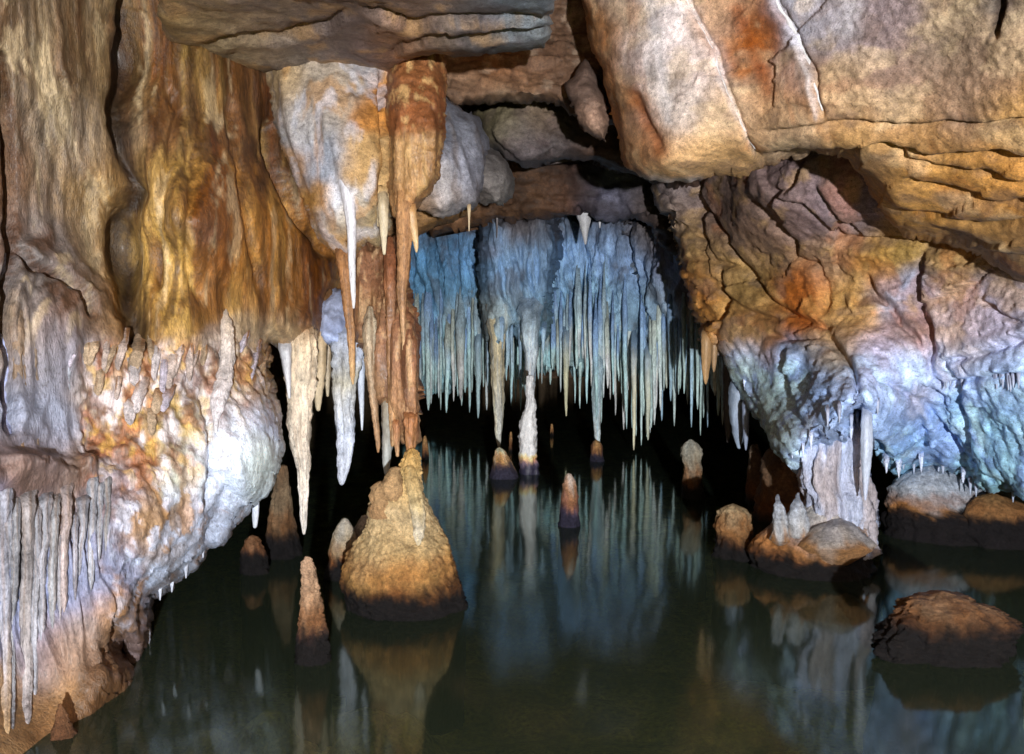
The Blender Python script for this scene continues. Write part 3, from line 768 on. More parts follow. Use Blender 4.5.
RW_COL = [(680, 200, (140, 126, 124), 16), (680, 235, (152, 126, 96), 16), (720, 210, (140, 116, 106), 18), (720, 260, (152, 122, 84), 18), (690, 290, (190, 130, 72), 14), (710, 320, (186, 134, 78), 14), (760, 230, (144, 116, 98), 20), (760, 280, (156, 126, 80), 20), (800, 290, (184, 104, 48), 14), (800, 315, (188, 112, 56), 12), (790, 200, (128, 108, 106), 20),
          (840, 210, (124, 108, 112), 18), (830, 260, (156, 126, 100), 16), (880, 265, (166, 128, 72), 16), (905, 250, (170, 140, 84), 12), (850, 300, (206, 162, 100), 16), (845, 330, (200, 158, 106), 14), (760, 335, (160, 118, 76), 14), (735, 330, (170, 130, 80), 12), (885, 295, (152, 160, 182), 12), (920, 290, (156, 164, 190), 13), (905, 330, (176, 150, 150), 16),
          (960, 245, (146, 118, 78), 22), (1020, 260, (120, 96, 66), 18), (960, 310, (208, 186, 182), 18), (1000, 320, (198, 190, 212), 18), (1020, 300, (170, 160, 170), 14), (960, 360, (204, 188, 196), 20), (1010, 370, (186, 196, 226), 20),
          (745, 360, (214, 222, 246), 14), (765, 390, (210, 222, 250), 18), (790, 370, (180, 200, 240), 14), (785, 430, (206, 218, 248), 16), (815, 400, (166, 184, 226), 18), (830, 350, (178, 158, 140), 14), (820, 435, (164, 170, 196), 14), (850, 385, (168, 176, 206), 16), (870, 360, (180, 172, 196), 16), (890, 410, (168, 176, 208), 20), (915, 400, (176, 150, 140), 10),
          (900, 450, (160, 192, 236), 18), (940, 430, (150, 164, 206), 18), (930, 380, (184, 182, 212), 16), (960, 410, (166, 196, 240), 16), (1000, 430, (168, 202, 246), 24), (990, 475, (172, 206, 246), 16), (1060, 400, (170, 190, 225), 40), (772, 345, (200, 134, 76), 6), (778, 362, (180, 112, 60), 5), (712, 345, (208, 160, 100), 7)]


def rw_disp(P, px, py):
    upper = sstep(365, 330, py)
    d = .035 * fbm(P * 1.1, 3)
    q = P + .12 * fbm(P * 2.2, 3)[..., None]
    # broken, tilted bedding planes
    d = d + upper * (.17 * facet(P * np.array([1.15, .8, 1.5]) + .8, .06) + .03 * facet(P * np.array([4, 2.5, 5.]) + 9, .06))
    tz = (q[..., 2] + .04 * fbm(P * 2 + 4, 3)) * 7
    sb = tz - np.floor(tz)
    d = d + sstep(900, 950, px) * sstep(300, 270, py) * .04 * sb ** 2
    # drapes and folds below
    fo = ridged(np.stack([q[..., 0] * 5 + q[..., 2] * 2.2, q[..., 1] * 2, q[..., 2] * 1.3], -1), 3)
    d = d + (1 - upper) * (.11 * facet(P * np.array([1.5, 1.0, 1.4]) + 2, .10) + .03 * (fo - .5) + .02 * fbm(P * np.array([14, 14, 5.]), 3) + .02 * facet(P * np.array([5, 4, 5.]) + 5, .12))
    dp, sd_, al = seg_dist(px, py, [(730, 348), (752, 385), (776, 425), (796, 462)])
    mk = np.exp(-(dp / 20) ** 2)
    d = d * (1 - .75 * mk) + mk * (.05 + .03 * ridged(np.stack([dp * sd_ * .16, al * 2.2, 0 * dp], -1), 2))
    d = d + .014 * fbm(P * 10, 4) + .012 * ridged(P * 17, 3) + .006 * fbm(P * 45, 3)
    return d


def rw_paint(C, P, px, py, cx, cy):
    up = sstep(370, 330, py)[..., None]
    A = rock_paint([((184, 112, 58), (2.5, 2.5, 2), 3, .30, .2, .45), ((112, 96, 88), (3, 3, 4), 13, .45, .1, .4), ((200, 162, 104), (4, 4, 5), 23, .35, .12, .42)], .2)(C, P, px, py, cx, cy)
    B = rock_paint([((206, 220, 248), (4, 4, 2), 3, .5, .05, .4), ((124, 136, 176), (5, 5, 3), 13, .4, .14, .42), ((196, 164, 138), (3.4, 3.4, 2), 27, .16, .2, .45)], .16)(C, P, px, py, cx, cy)
    return A * up + B * np.array([1.0, 1.17, 1.24]) * (1 - up)


RW_CR = [dict(p=[(702, 176), (706, 196), (714, 214), (736, 232), (744, 256), (756, 272), (768, 290), (778, 304), (796, 318), (815, 324), (840, 326)], w=4, d=0.070, h=0.060, L=60, s=-1),
         dict(p=[(665, 224), (690, 230), (708, 238), (712, 250), (722, 262)], w=3, d=0.035, h=0.036, L=30, s=-1),
         dict(p=[(676, 262), (700, 260), (724, 262), (750, 266)], w=3, d=0.035, h=0.036, L=30, s=-1),
         dict(p=[(724, 264), (728, 290), (738, 302), (752, 312), (784, 322)], w=3.5, d=0.049, h=0.042, L=40, s=-1),
         dict(p=[(724, 300), (722, 326), (716, 340)], w=3, d=0.035, h=0.024, L=20, s=1),
         dict(p=[(744, 190), (762, 204), (772, 216), (790, 232), (798, 244), (800, 256), (810, 262), (822, 264), (828, 282), (826, 304), (820, 320)], w=3.5, d=0.049, h=0.048, L=50, s=1),
         dict(p=[(770, 188), (790, 196), (812, 200), (828, 216), (842, 234), (856, 242)], w=3.5, d=0.042, h=0.048, L=40, s=-1),
         dict(p=[(820, 180), (836, 200), (850, 224), (862, 242)], w=3.5, d=0.042, h=0.042, L=40, s=-1),
         dict(p=[(846, 242), (880, 244), (920, 242), (936, 246)], w=5, d=0.084, h=0.060, L=30, s=1, fade=0),
         dict(p=[(924, 244), (928, 262), (924, 286), (922, 310), (932, 330), (934, 352), (930, 372)], w=5, d=0.091, h=0.048, L=40, s=-1),
         dict(p=[(866, 274), (880, 296), (894, 306), (904, 324), (916, 338), (924, 356)], w=4, d=0.063, h=0.042, L=40, s=-1),
         dict(p=[(820, 326), (836, 344), (852, 362), (858, 384), (862, 408), (868, 430), (884, 450), (894, 468)], w=4, d=0.070, h=0.054, L=40, s=-1),
         dict(p=[(768, 332), (790, 340), (806, 340), (820, 336)], w=3, d=0.042, h=0.036, L=20, s=1),
         dict(p=[(790, 345), (786, 372), (792, 400), (800, 430)], w=4, d=0.042, h=0.030, L=30, s=-1),
         dict(p=[(930, 372), (948, 384), (980, 378), (1024, 374)], w=3, d=0.042, h=0.042, L=25, s=-1),
         dict(p=[(958, 382), (962, 410), (970, 440), (974, 478)], w=4, d=0.056, h=0.030, L=30, s=-1),
         dict(p=[(940, 360), (960, 356), (990, 352), (1050, 330)], w=3, d=0.035, h=0.030, L=25, s=-1),
         dict(p=[(985, 298), (1000, 304), (1010, 316), (1040, 326)], w=3, d=0.042, h=0.036, L=20, s=-1),
         dict(p=[(920, 396), (936, 420), (956, 452), (966, 470)], w=4, d=0.056, h=0.030, L=30, s=1),
         dict(p=[(870, 372), (900, 386), (916, 400), (924, 430), (922, 455)], w=4, d=0.042, h=0.030, L=30, s=-1)]
rw, RW_S = mass('rock_wall', RW_POLY, RW_D, RW_COL, M_ROCK, step=1.8, edge=(22, .5), thick=1.4, disp=rw_disp, paint=rw_paint, cracks=RW_CR, jag=4, jagf=.09, k=1.0)
tag(rw, 'broken right cave wall below the overhang, tan above and bluish white along its hanging lower edge', 'rock wall')

# ================================================================== BLUE CURTAIN AT THE BACK
CU_POLY = [(396, 232), (420, 222), (450, 226), (465, 218), (480, 222), (500, 226), (520, 222), (560, 216), (600, 214), (640, 218), (690, 216), (760, 236), (770, 388), (740, 386), (720, 374), (700, 380), (680, 372), (660, 382), (640, 374), (620, 384), (600, 368), (580, 376), (560, 366), (540, 372), (516, 356), (500, 360), (480, 370), (465, 384), (440, 392), (420, 392), (400, 386), (392, 300)]
CU_D = [(396, 232, 13.4), (430, 300, 13.3), (450, 240, 12.8), (465, 350, 12.7), (482, 300, 12.2), (515, 280, 12.0), (530, 350, 12.0), (550, 250, 11.9), (565, 340, 11.9), (600, 280, 11.4), (597, 355, 11.1), (640, 330, 10.8), (640, 240, 10.8), (700, 330, 9.6), (700, 240, 9.4), (760, 300, 9.0), (760, 380, 9.1), (420, 385, 13.9), (620, 375, 11.6)]
CU_COL = [(440, 250, (72, 108, 138), 22), (440, 300, (88, 126, 154), 20), (430, 360, (124, 158, 166), 20), (465, 250, (84, 118, 152), 16), (460, 320, (138, 160, 172), 12), (510, 260, (112, 138, 166), 20), (495, 320, (156, 164, 160), 10), (520, 320, (124, 152, 172), 18), (555, 260, (112, 138, 168), 20), (580, 300, (106, 136, 158), 20), (600, 330, (112, 138, 152), 20), (550, 350, (124, 152, 156), 18), (610, 260, (104, 124, 152), 20), (640, 320, (102, 124, 142), 20), (620, 370, (130, 148, 146), 18), (580, 375, (126, 150, 152), 16), (660, 380, (118, 126, 124), 18), (690, 330, (96, 98, 106), 22), (690, 260, (78, 80, 96), 22), (730, 350, (94, 96, 102), 24), (480, 380, (128, 150, 156), 16), (650, 235, (78, 70, 66), 14), (520, 228, (114, 108, 110), 12), (490, 250, (114, 110, 120), 6)]


def cu_disp(P, px, py, gr=1):
    x, y, z = P[..., 0], P[..., 1], P[..., 2]
    wv = .12 * fbm(P * np.array([1.2, 1.2, .9]), 3)
    f1 = ridged(np.stack([(x + wv) * 4.2, y, z * .55], -1), 3)
    f2 = ridged(np.stack([(x + wv) * 10 + z * 1.2, y, z * 1.0], -1), 2)
    d = .14 * fbm(P * .9, 3) + .12 * (f1 - .5) + .10 * (f2 - .5) + .06 * (ridged(np.stack([(x + wv) * 19 + z * 1.5, y, z * 1.1], -1), 2) - .5) + .02 * fbm(P * np.array([40, 8, 6]), 3)
    # small crossing wrinkles on the right half
    wr = sstep(555, 590, px) * sstep(380, 330, py)
    d = d + wr * .03 * fbm(np.stack([x * 13 - z * 6, y * 2, z * 9 + x * 3], -1), 3)
    for (cx_, w_, dd_) in ((542, 3, .2), (452, 3, .16), (512, 3, .16), (578, 3, .14), (632, 4, .2)):
        d = d - gr * dd_ * np.exp(-((px - cx_ - 5 * np.sin(py * .03 + cx_)) / w_) ** 2)
    return d


def cu_paint(C, P, px, py, cx, cy):
    x, z = P[..., 0], P[..., 2]
    s = fbm(np.stack([x * 8, P[..., 1], z * .6], -1), 4); s2 = fbm(np.stack([x * 17 + 5, P[..., 1], z * .9], -1), 3)
    C = C * (1 + .40 * s[..., None] + .25 * s2[..., None])
    a = (sstep(.18, .45, s2) * sstep(280, 340, py))[..., None] * .45
    C = C * (1 - a) + lin((196, 186, 152)) * 1.2 * a
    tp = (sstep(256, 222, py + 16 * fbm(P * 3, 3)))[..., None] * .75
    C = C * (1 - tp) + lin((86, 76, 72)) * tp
    b = sstep(.2, .42, fbm(P * np.array([3, 3, 2.]) + 40, 4))[..., None] * .45
    return C * (1 - b) + lin((92, 76, 64)) * b


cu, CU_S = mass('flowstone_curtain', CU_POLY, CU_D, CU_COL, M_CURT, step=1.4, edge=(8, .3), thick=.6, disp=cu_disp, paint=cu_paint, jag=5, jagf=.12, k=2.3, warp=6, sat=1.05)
tag(cu, 'wide blue-grey fluted flowstone curtain hanging over the far end of the lake', 'flowstone curtain')

FF_POLY = [(480, 206), (512, 210), (556, 206), (562, 240), (554, 290), (548, 322), (540, 348), (530, 358), (522, 346), (515, 330), (508, 346), (499, 360), (490, 344), (484, 310), (481, 260)]
ff, FF_S = mass('flowstone_curtain', FF_POLY, [(482, 206, 10.4), (520, 230, 10.3), (552, 210, 10.5), (499, 340, 10.2), (530, 340, 10.15), (515, 320, 10.5)], CU_COL, M_CURT, step=1.4, edge=(16, 1.1), thick=.6,
                disp=lambda P, px, py: cu_disp(P, px, py, 0) * .75, paint=cu_paint, jag=1.5, jagf=.1, k=1.5, sat=1.05, warp=6)
tag(ff, 'blue-grey drapery fold standing forward of the blue curtain, ending in two thick stalactites', 'flowstone curtain')

# pale patch of flowstone behind the left wall's edge
PP_POLY = [(312, 286), (346, 290), (366, 318), (368, 336), (354, 352), (340, 350), (330, 344), (318, 338)]
pp, PP_S = mass('pale_flowstone', PP_POLY, [(312, 286, 6.0), (366, 320, 5.9), (335, 330, 5.65), (350, 345, 5.65), (340, 300, 5.9)], [(330, 310, (196, 206, 236), 14), (345, 335, (170, 186, 226), 12), (360, 325, (160, 120, 80), 8)], M_CALC, step=1.5, edge=(10, .2), thick=.5,
                disp=lambda P, px, py: .03 * fbm(P * 4, 3) + .04 * (ridged(np.stack([P[..., 0] * 10, P[..., 1] * 3, P[..., 2] * 1.2], -1), 3) - .5), paint=rock_paint((), .2), jag=2)
tag(pp, 'pale blue flowstone patch in the gap between the left wall and the brown drapery', 'flowstone')

# ================================================================== BROWN DRAPERY CLUSTER over the bell stalagmite
BD_POLY = [(345, 240), (400, 236), (408, 290), (416, 312), (422, 340), (422, 400), (419, 440), (414, 444), (402, 442), (392, 430), (386, 410), (376, 404), (368, 380), (364, 350), (352, 332), (348, 300)]
BD_D = [(345, 240, 5.6), (400, 240, 5.6), (400, 330, 5.05), (370, 330, 5.3), (415, 440, 5.05), (390, 420, 5.1), (352, 330, 5.5)]
bd, BD_S = mass('brown_drapery', BD_POLY, BD_D, [(370, 270, (150, 98, 58), 14), (400, 280, (140, 88, 48), 14), (405, 340, (158, 100, 58), 16), (380, 340, (164, 116, 74), 14), (410, 400, (184, 128, 78), 16), (385, 400, (188, 140, 90), 14), (358, 300, (170, 120, 70), 10)], M_FLOW,
                step=1.5, edge=(14, .25), thick=.4,
                disp=lambda P, px, py: .07 * (ridged(np.stack([P[..., 0] * 13, P[..., 1] * 2, P[..., 2] * .35], -1), 3) - .5) + .02 * fbm(np.stack([P[..., 0] * 34, P[..., 1] * 6, P[..., 2] * 1.4], -1), 3) + .006 * fbm(P * 30, 3),
                paint=rock_paint([((92, 46, 18), (14, 14, 1.5), 3, .6, .05, .35), ((214, 172, 116), (20, 20, 1.6), 13, .5, .12, .4)], .2), jag=1.2, jagf=.05, k=.72, sat=.85)
tag(bd, 'reddish brown fluted drapery hanging straight over the big bell-shaped stalagmite', 'flowstone drapery')

TAN = (186, 150, 104); CREAM = (226, 210, 186); WHITE = (226, 228, 236); BLUEW = (190, 204, 232)

# ---------------------------------------------------------------- hanging formations, near left
def stal(rows, D, cols, label, group=None, mat=None, name='stalactite', cat='stalactite', **kw):
    kw.setdefault('emb', .14); kw.setdefault('embl', .3)
    if not kw.pop('raw', 0) and kw['emb']:      # root the top inside the rock it hangs from
        y0, a0, b0 = rows[0][:3]; h_ = rows[-1][0] - y0
        rows = [(y0 - .12 * h_ - 3, a0 + .3 * (b0 - a0), b0 - .3 * (b0 - a0))] + list(rows)
    o = spike(name, rows, D, cols, mat or M_CALC, **kw)
    return tag(o, label, cat, group)


stal([(195, 396, 413), (230, 396, 411), (260, 397, 410), (290, 398, 408), (320, 400, 406), (350, 402, 405)], float(RB_S(405, 203)) + .01, [(200, (186, 134, 78)), (300, (176, 126, 76)), (350, (206, 168, 118))],
     'long thin tan stalactite hanging in front of the brown drapery from the rust pendant', rough=.22, flute=.4, seg=24, mat=M_FLOW, streak=((120, 78, 44), .5, 2))
stal([(206, 405, 416), (225, 408, 417), (245, 413, 418), (252, 415, 417)], float(RB_S(409, 200)) + .01, [(206, (206, 150, 84)), (252, (226, 196, 140))], 'short hooked tan stalactite right of the rust pendant tip', rough=.1)
stal([(130, 334, 340), (150, 333, 346), (180, 338, 352), (205, 343, 355), (235, 347, 356), (270, 349, 356), (300, 351, 355), (308, 352, 354)], float(LB_S(346, 200)) - .0, [(150, (206, 206, 216)), (220, (232, 232, 240)), (308, (236, 236, 240))],
     'bright white icicle-like stalactite running down off the beige lobe', rough=.12, flute=.2, seg=22, emb=.22, embl=.5)
stal([(195, 378, 388), (220, 379, 389), (240, 381, 387), (254, 383, 386)], float(LB_S(380, 215)) + .01, [(195, (200, 176, 136)), (254, (232, 216, 180))], 'small cream stalactite between the beige lobe and the rust pendant', rough=.12, flute=.15)
stal([(206, 467, 471), (220, 468, 470), (231, 468.4, 469.6)], 5.75, [(200, (206, 176, 130)), (231, (214, 190, 150))], 'tiny tan soda straw below the grey fluted lobe', rough=.05, seg=10)
stal([(248, 405, 408), (280, 405.5, 407.5), (296, 406, 407)], 5.3, [(240, (190, 180, 160)), (296, (214, 214, 214))], 'thin straight soda straw beside the dark left edge of the blue curtain', rough=.05, seg=10)
stal([(256, 336, 352), (285, 340, 353), (320, 345, 354), (352, 348, 355), (375, 350, 355), (384, 352, 354)], float(LB_S(345, 245)) + .04, [(256, (176, 120, 64)), (330, (190, 134, 76)), (384, (214, 176, 120))],
     'slim ochre stalactite under the beige lobe, left of the brown drapery', rough=.22, flute=.4, mat=M_FLOW, streak=((110, 72, 42), .5, 2))
stal([(262, 384, 396), (330, 386, 396), (390, 388, 396), (430, 390, 395), (446, 391, 394)], float(BD_S(390, 330)) - .01, [(262, (140, 80, 40)), (446, (206, 160, 104))], 'thin brown stalactite on the front of the brown drapery', rough=.3, flute=.5, mat=M_FLOW, streak=((110, 68, 38), .5, 2))

# big cone off the left wall
stal([(330, 289, 316), (345, 287, 318), (375, 287, 316), (400, 289, 313), (425, 290, 311), (450, 293, 309), (480, 297, 308), (505, 299, 307), (525, 301, 306), (534, 302.5, 304.5)], float(LW_S(303, 335)) + .0,
     [(315, (186, 146, 100)), (340, (214, 190, 156)), (380, (228, 212, 186)), (440, (230, 216, 196)), (534, (240, 236, 228))],
     'largest cream cone-shaped stalactite, hanging off the right edge of the left wall', rough=.22, flute=.55, seg=48, depth=.8, mat=M_FLOW, emb=.45, embl=.2, streak=((186, 146, 104), .3, 2.5), k=.95)
stal([(345, 278, 291), (360, 281, 291), (380, 285, 291), (398, 288, 290.5)], float(LW_S(285, 343)), [(345, (204, 206, 214)), (398, (226, 226, 232))], 'short pale blue stalactite on the left side of the large cream cone', rough=.1, flute=.2)
stal([(330, 313, 327), (370, 314, 326), (398, 315, 323), (410, 317, 321)], float(LW_S(320, 335)), [(330, (190, 160, 116)), (410, (216, 196, 160))], 'stubby cream stalactite fused to the right side of the large cream cone', rough=.25, flute=.3)
# twin pale drape
stal([(335, 326, 362), (362, 331, 358), (395, 335, 355), (430, 337, 354), (455, 338, 352), (474, 338, 348), (484, 340, 344)], float(PP_S(342, 335)),
     [(335, (190, 204, 232)), (380, (190, 184, 164)), (430, (206, 216, 236)), (484, (214, 222, 240))], 'pale blue-white folded stalactite left of the brown drapery, broad and blunt', emb=.3, rough=.3, flute=.55, seg=36, depth=.7, mat=M_FLOW)
stal([(300, 322, 334), (340, 324, 333), (375, 325, 331), (396, 326.5, 329)], float(LW_S(327, 315)), [(300, (130, 92, 56)), (396, (206, 186, 150))], 'short brown stalactite between the cream cone and the folded pale one', rough=.14, flute=.25)
stal([(330, 356, 366), (380, 358, 365), (418, 360, 363.5), (430, 361, 362.5)], float(PP_S(360, 328)), [(330, (196, 210, 236)), (430, (226, 232, 244))], 'thin pale blue stalactite right of the folded pale one', rough=.1)
stal([(325, 363, 376), (360, 365, 377), (410, 371, 378), (446, 376, 380), (452, 377, 379)], float(BD_S(374, 345)) - .0, [(325, (206, 190, 160)), (452, (190, 140, 90))], 'slanting cream and tan stalactite on the left side of the brown drapery', rough=.3, flute=.5, mat=M_FLOW, streak=((150, 104, 62), .5, 2))
stal([(390, 381, 396), (430, 382, 394), (460, 383, 391), (474, 385, 389)], 5.25, [(390, (150, 132, 100)), (474, (176, 184, 184))], 'grey-green stalactite hanging left of the tip of the bell stalagmite', rough=.2, flute=.4)
stal([(420, 393, 401), (440, 394, 400), (456, 396, 399)], 5.1, [(420, (176, 110, 58)), (456, (206, 160, 110))], 'short brown stalactite at the lower edge of the brown drapery, left one of two', rough=.3, flute=.5, mat=M_FLOW)
stal([(415, 404, 418), (440, 405, 416), (452, 406, 413)], 4.98, [(415, (176, 112, 60)), (452, (200, 140, 80))], 'brown stalactite touching the tip of the bell stalagmite', rough=.3, flute=.6, mat=M_FLOW)
stal([(502, 252, 259), (515, 252, 258.5), (527, 253, 257)], 5.0, [(500, (214, 226, 244)), (527, (226, 234, 248))], 'stub of white stalactite below the blue-white bulge of the left wall', rough=.08)

# ---------------------------------------------------------------- columns and straws on the left wall
def lw_off(x, y, o):
    return float(LW_S(x, y)) - o


STR = [(3, 486, 742, 12, (150, 160, 196)), (14, 500, 735, 8, (140, 148, 170)), (26, 492, 728, 12, (156, 148, 156)), (36, 505, 700, 7, (150, 158, 186)), (44, 498, 640, 9, (146, 156, 184)), (53, 500, 628, 8, (140, 150, 170)),
       (65, 486, 612, 9, (196, 172, 176)), (74, 520, 600, 5, (150, 156, 190)), (82, 505, 575, 7, (146, 156, 186)), (91, 480, 590, 8, (150, 164, 194)), (99, 490, 560, 6, (156, 168, 196)), (58, 540, 622, 5, (160, 160, 184)), (9, 520, 655, 6, (176, 190, 224)), (107, 482, 556, 6, (140, 148, 166))]
for i, (x, y0, y1, w, c) in enumerate(STR):
    b = x + rng.uniform(-3, 3)
    c = tuple(int(.55 * v + .45 * u) for v, u in zip(c, (182, 178, 172)))
    m = (y0 + y1) / 2
    lab = {0: 'tall pale flowstone pillar at the far left reaching down to the basal ledge', 2: 'grey and cream flowstone pillar second from the left at the foot of the wall', 6: 'pinkish white stalactite hanging under the brown ledge of the left wall'}.get(i)
    stal([(y0 - 18, x - w * 1.1, x + w * 1.1), (y0 + 8, x - w * .7, x + w * .7), (y0 + .3 * (y1 - y0), x - w * .5 + 1.5, x + w * .42 + 1.5), (m + rng.uniform(-20, 20), b - w * .5, b + w * .5), (y1 - 14, b - w * .36, b + w * .36), (y1, b - w * .1, b + w * .1)], .003,
         [(y0, tuple(int(v * .85) for v in c)), (m, c), (y1, c if i else (200, 164, 110))], lab or 'slim pale grey stalactite in the row under the brown ledge of the left wall', 'stalactites under the ledge of the left wall', Dfun=LW_S, raw=1, rough=.28, flute=.3, seg=22, k=.74, emb=.16, embl=.16, mat=M_FLOW, cvar=.5, nf=2.0, streak=((150, 120, 92), .4, 1.5))
STR2 = [(4, 300, 452, 10, (150, 162, 206)), (17, 280, 460, 11, (132, 108, 84)), (31, 300, 462, 9, (136, 116, 96)), (43, 320, 456, 8, (140, 138, 144)), (53, 330, 460, 9, (160, 172, 200)), (64, 320, 452, 9, (168, 176, 190)), (74, 345, 415, 6, (166, 160, 164))]
for i, (x, y0, y1, w, c) in enumerate(STR2):
    m = (y0 + y1) / 2
    lab = {0: 'pale blue flowstone pillar at the left edge above the brown ledge', 1: 'brown flowstone pillar just right of the pale blue one, above the ledge', 6: 'shortest of the grey stalactites standing over the brown ledge'}.get(i)
    stal([(y0 - 50, x - w * .9, x + w * .9), (y0 + 10, x - w * .5, x + w * .5), (m, x - w * .55 + 2, x + w * .55 + 2), (y1 - 14, x - w * .42 + 4, x + w * .42 + 4), (y1, x - w * .2 + 5, x + w * .2 + 5)], .006,
         [(y0, tuple(int(v * .8) for v in c)), (m, c), (y1, c)], lab or 'grey flowstone pillar in the row standing over the brown ledge of the left wall', 'flowstone pillars over the ledge of the left wall', Dfun=LW_S, raw=1, rough=.28, flute=.35, seg=22, k=.9, emb=.14, embl=.5, mat=M_FLOW, cvar=.5, nf=2.0, streak=((140, 112, 86), .45, 1.5))
# short fingers in the knobbly band
FING = [(78, 345, 26, 5), (88, 340, 30, 5), (97, 338, 34, 6), (108, 336, 38, 6), (116, 342, 30, 5), (127, 334, 40, 6), (142, 338, 38, 8), (134, 352, 34, 7), (151, 336, 30, 5), (158, 340, 36, 6), (166, 352, 40, 7), (176, 345, 46, 7), (184, 338, 40, 6), (190, 340, 46, 5), (200, 350, 26, 5), (206, 345, 24, 5), (146, 372, 36, 8), (160, 384, 34, 8), (120, 372, 30, 6), (173, 382, 34, 8), (102, 365, 28, 6), (258, 345, 34, 8), (268, 352, 30, 6), (248, 332, 26, 5), (130, 395, 28, 7), (152, 404, 30, 6)]
for i, (x, y, ln, w) in enumerate(FING):
    D = -.018
    sl_ = rng.uniform(-11, 1); ln *= rng.uniform(.75, 1.15); w *= rng.uniform(.9, 1.6)
    c = [(236, 226, 228), (226, 206, 196), (226, 218, 238), (218, 190, 156)][rng.integers(4)]
    stal([(y - 6, x - w * .45, x + w * .45), (y + ln * .4, x + sl_ * .5 - w * .5, x + sl_ * .5 + w * .5), (y + ln * .85, x + sl_ - w * .42, x + sl_ + w * .42), (y + ln, x + sl_ - w * .2, x + sl_ + w * .2)], D,
         [(y - 8, (180, 128, 76)), (y + ln * .3, c), (y + ln, c)], 'short pale drip finger in the knobbly band across the middle of the left wall', 'drip fingers on the left wall', name='drip_finger', cat='drip finger', Dfun=LW_S, raw=1, rough=.4, seg=18, emb=.11, embl=.55, lump=.12, nf=2.5, cvar=.5, mat=M_CRUST)
stal([(305, 222, 226), (325, 218, 232), (355, 219, 234), (385, 213, 231), (405, 211, 226), (420, 213, 219), (432, 214, 217)], -.03, [(320, (214, 196, 176)), (390, (226, 220, 224)), (432, (226, 226, 236))], 'long white flowstone streak with pointed tip above the blue-white bulge', mat=M_FLOW, name='flowstone_streak', cat='flowstone', rough=.3, flute=.4, seg=28, depth=.8, emb=.2, embl=.4, Dfun=LW_S)
# little icicles under the hem of the left wall
for i, (x, y, ln, w) in enumerate([(147, 640, 14, 6), (140, 655, 10, 5), (129, 655, 14, 7), (203, 548, 10, 4), (186, 566, 12, 5), (172, 580, 12, 5), (160, 586, 14, 5), (227, 518, 10, 4), (216, 536, 9, 4)]):
    D = lw_off(x, y, .02)
    stal([(y - 22, x - w * .3, x + w * .3), (y - 4, x - w * .5, x + w * .5), (y + ln, x - w * .12, x + w * .12)], D, [(y - 12, (180, 190, 210)), (y + ln, (206, 214, 232))], 'small pale icicle under the hem of the left wall above the water', 'icicles under the left wall', name='stalactite', rough=.3, seg=14, emb=.15, embl=.5)

# ---------------------------------------------------------------- stalagmites
def mite(rows, cols, label, name='stalagmite', cat='stalagmite', group=None, tide=(.07, .16, .06), D=None, mat=None, **kw):
    yb = rows[-1][0]
    rpx = (rows[-1][2] - rows[-1][1]) / 2
    Df = Dw(yb)
    D = D or Df / (1 - rpx / F * kw.get('depth', 1.0))
    # the waterline of the axis lies a little higher in the picture than that of the front
    kw.setdefault('rings', .10)
    o = spike(name, rows, D, cols, mat or M_CRUST, deep=-1.1, tide=tide, **kw)
    return tag(o, label, cat, group)


mite([(449, 404.7, 410.3), (454, 400.9, 415.1), (463, 398.1, 417.9), (474, 394.3, 421.7), (487, 382.7, 425.3), (500, 376.0, 429.0), (515, 369.4, 433.6), (530, 362.8, 440.2), (545, 356.2, 450.8), (558, 351.6, 458.4), (572, 347.9, 463.1), (586, 346.0, 465.0), (600, 345.0, 466.0), (614, 346.0, 466.0), (621, 349.8, 463.2)],
     [(449, (206, 160, 80)), (470, (220, 182, 110)), (500, (212, 186, 138)), (540, (210, 178, 120)), (562, (198, 150, 76)), (582, (150, 94, 36)), (600, (70, 42, 30))],
     'big bell-shaped tan stalagmite with dark waterline band, standing in the lake', k=.95, tide=(.07, .23, .07), rough=.10, crust=.013, seg=170, n=150, nf=2.4, cvar=.24, lump=.035, rings=.05)
# white-yellow flow patch of the bell is part of its look: crust tongue
bell = bpy.context.scene.objects['stalagmite']
bellD = Dw(621) / (1 - 60 / F)
tongue = spike('calcite_tongue', [(466, 405, 414), (482, 405, 420), (505, 409, 424), (525, 412, 425), (538, 414, 423), (545, 417, 420)], bellD - .075, [(466, (214, 176, 104)), (500, (230, 206, 150)), (530, (236, 226, 200)), (545, (220, 196, 140))], M_CRUST, rough=.22, crust=.008, seg=36, depth=.9, parent=bell, Dend=bellD - .235)
tongue['label'] = 'pale cream calcite tongue running down the bell'
for nm, rows_, o_ in (('crust_knob', [(482, 378, 384), (488, 372, 388), (500, 370, 392), (515, 368, 394)], .12), ('crust_knob', [(468, 392, 400), (474, 386, 402), (486, 382, 404), (498, 382, 404)], .12)):
    spike(nm, rows_, bellD - o_, [(470, (206, 168, 116)), (520, (190, 146, 96))], M_CRUST, rough=.35, crust=.012, seg=28, parent=bell)

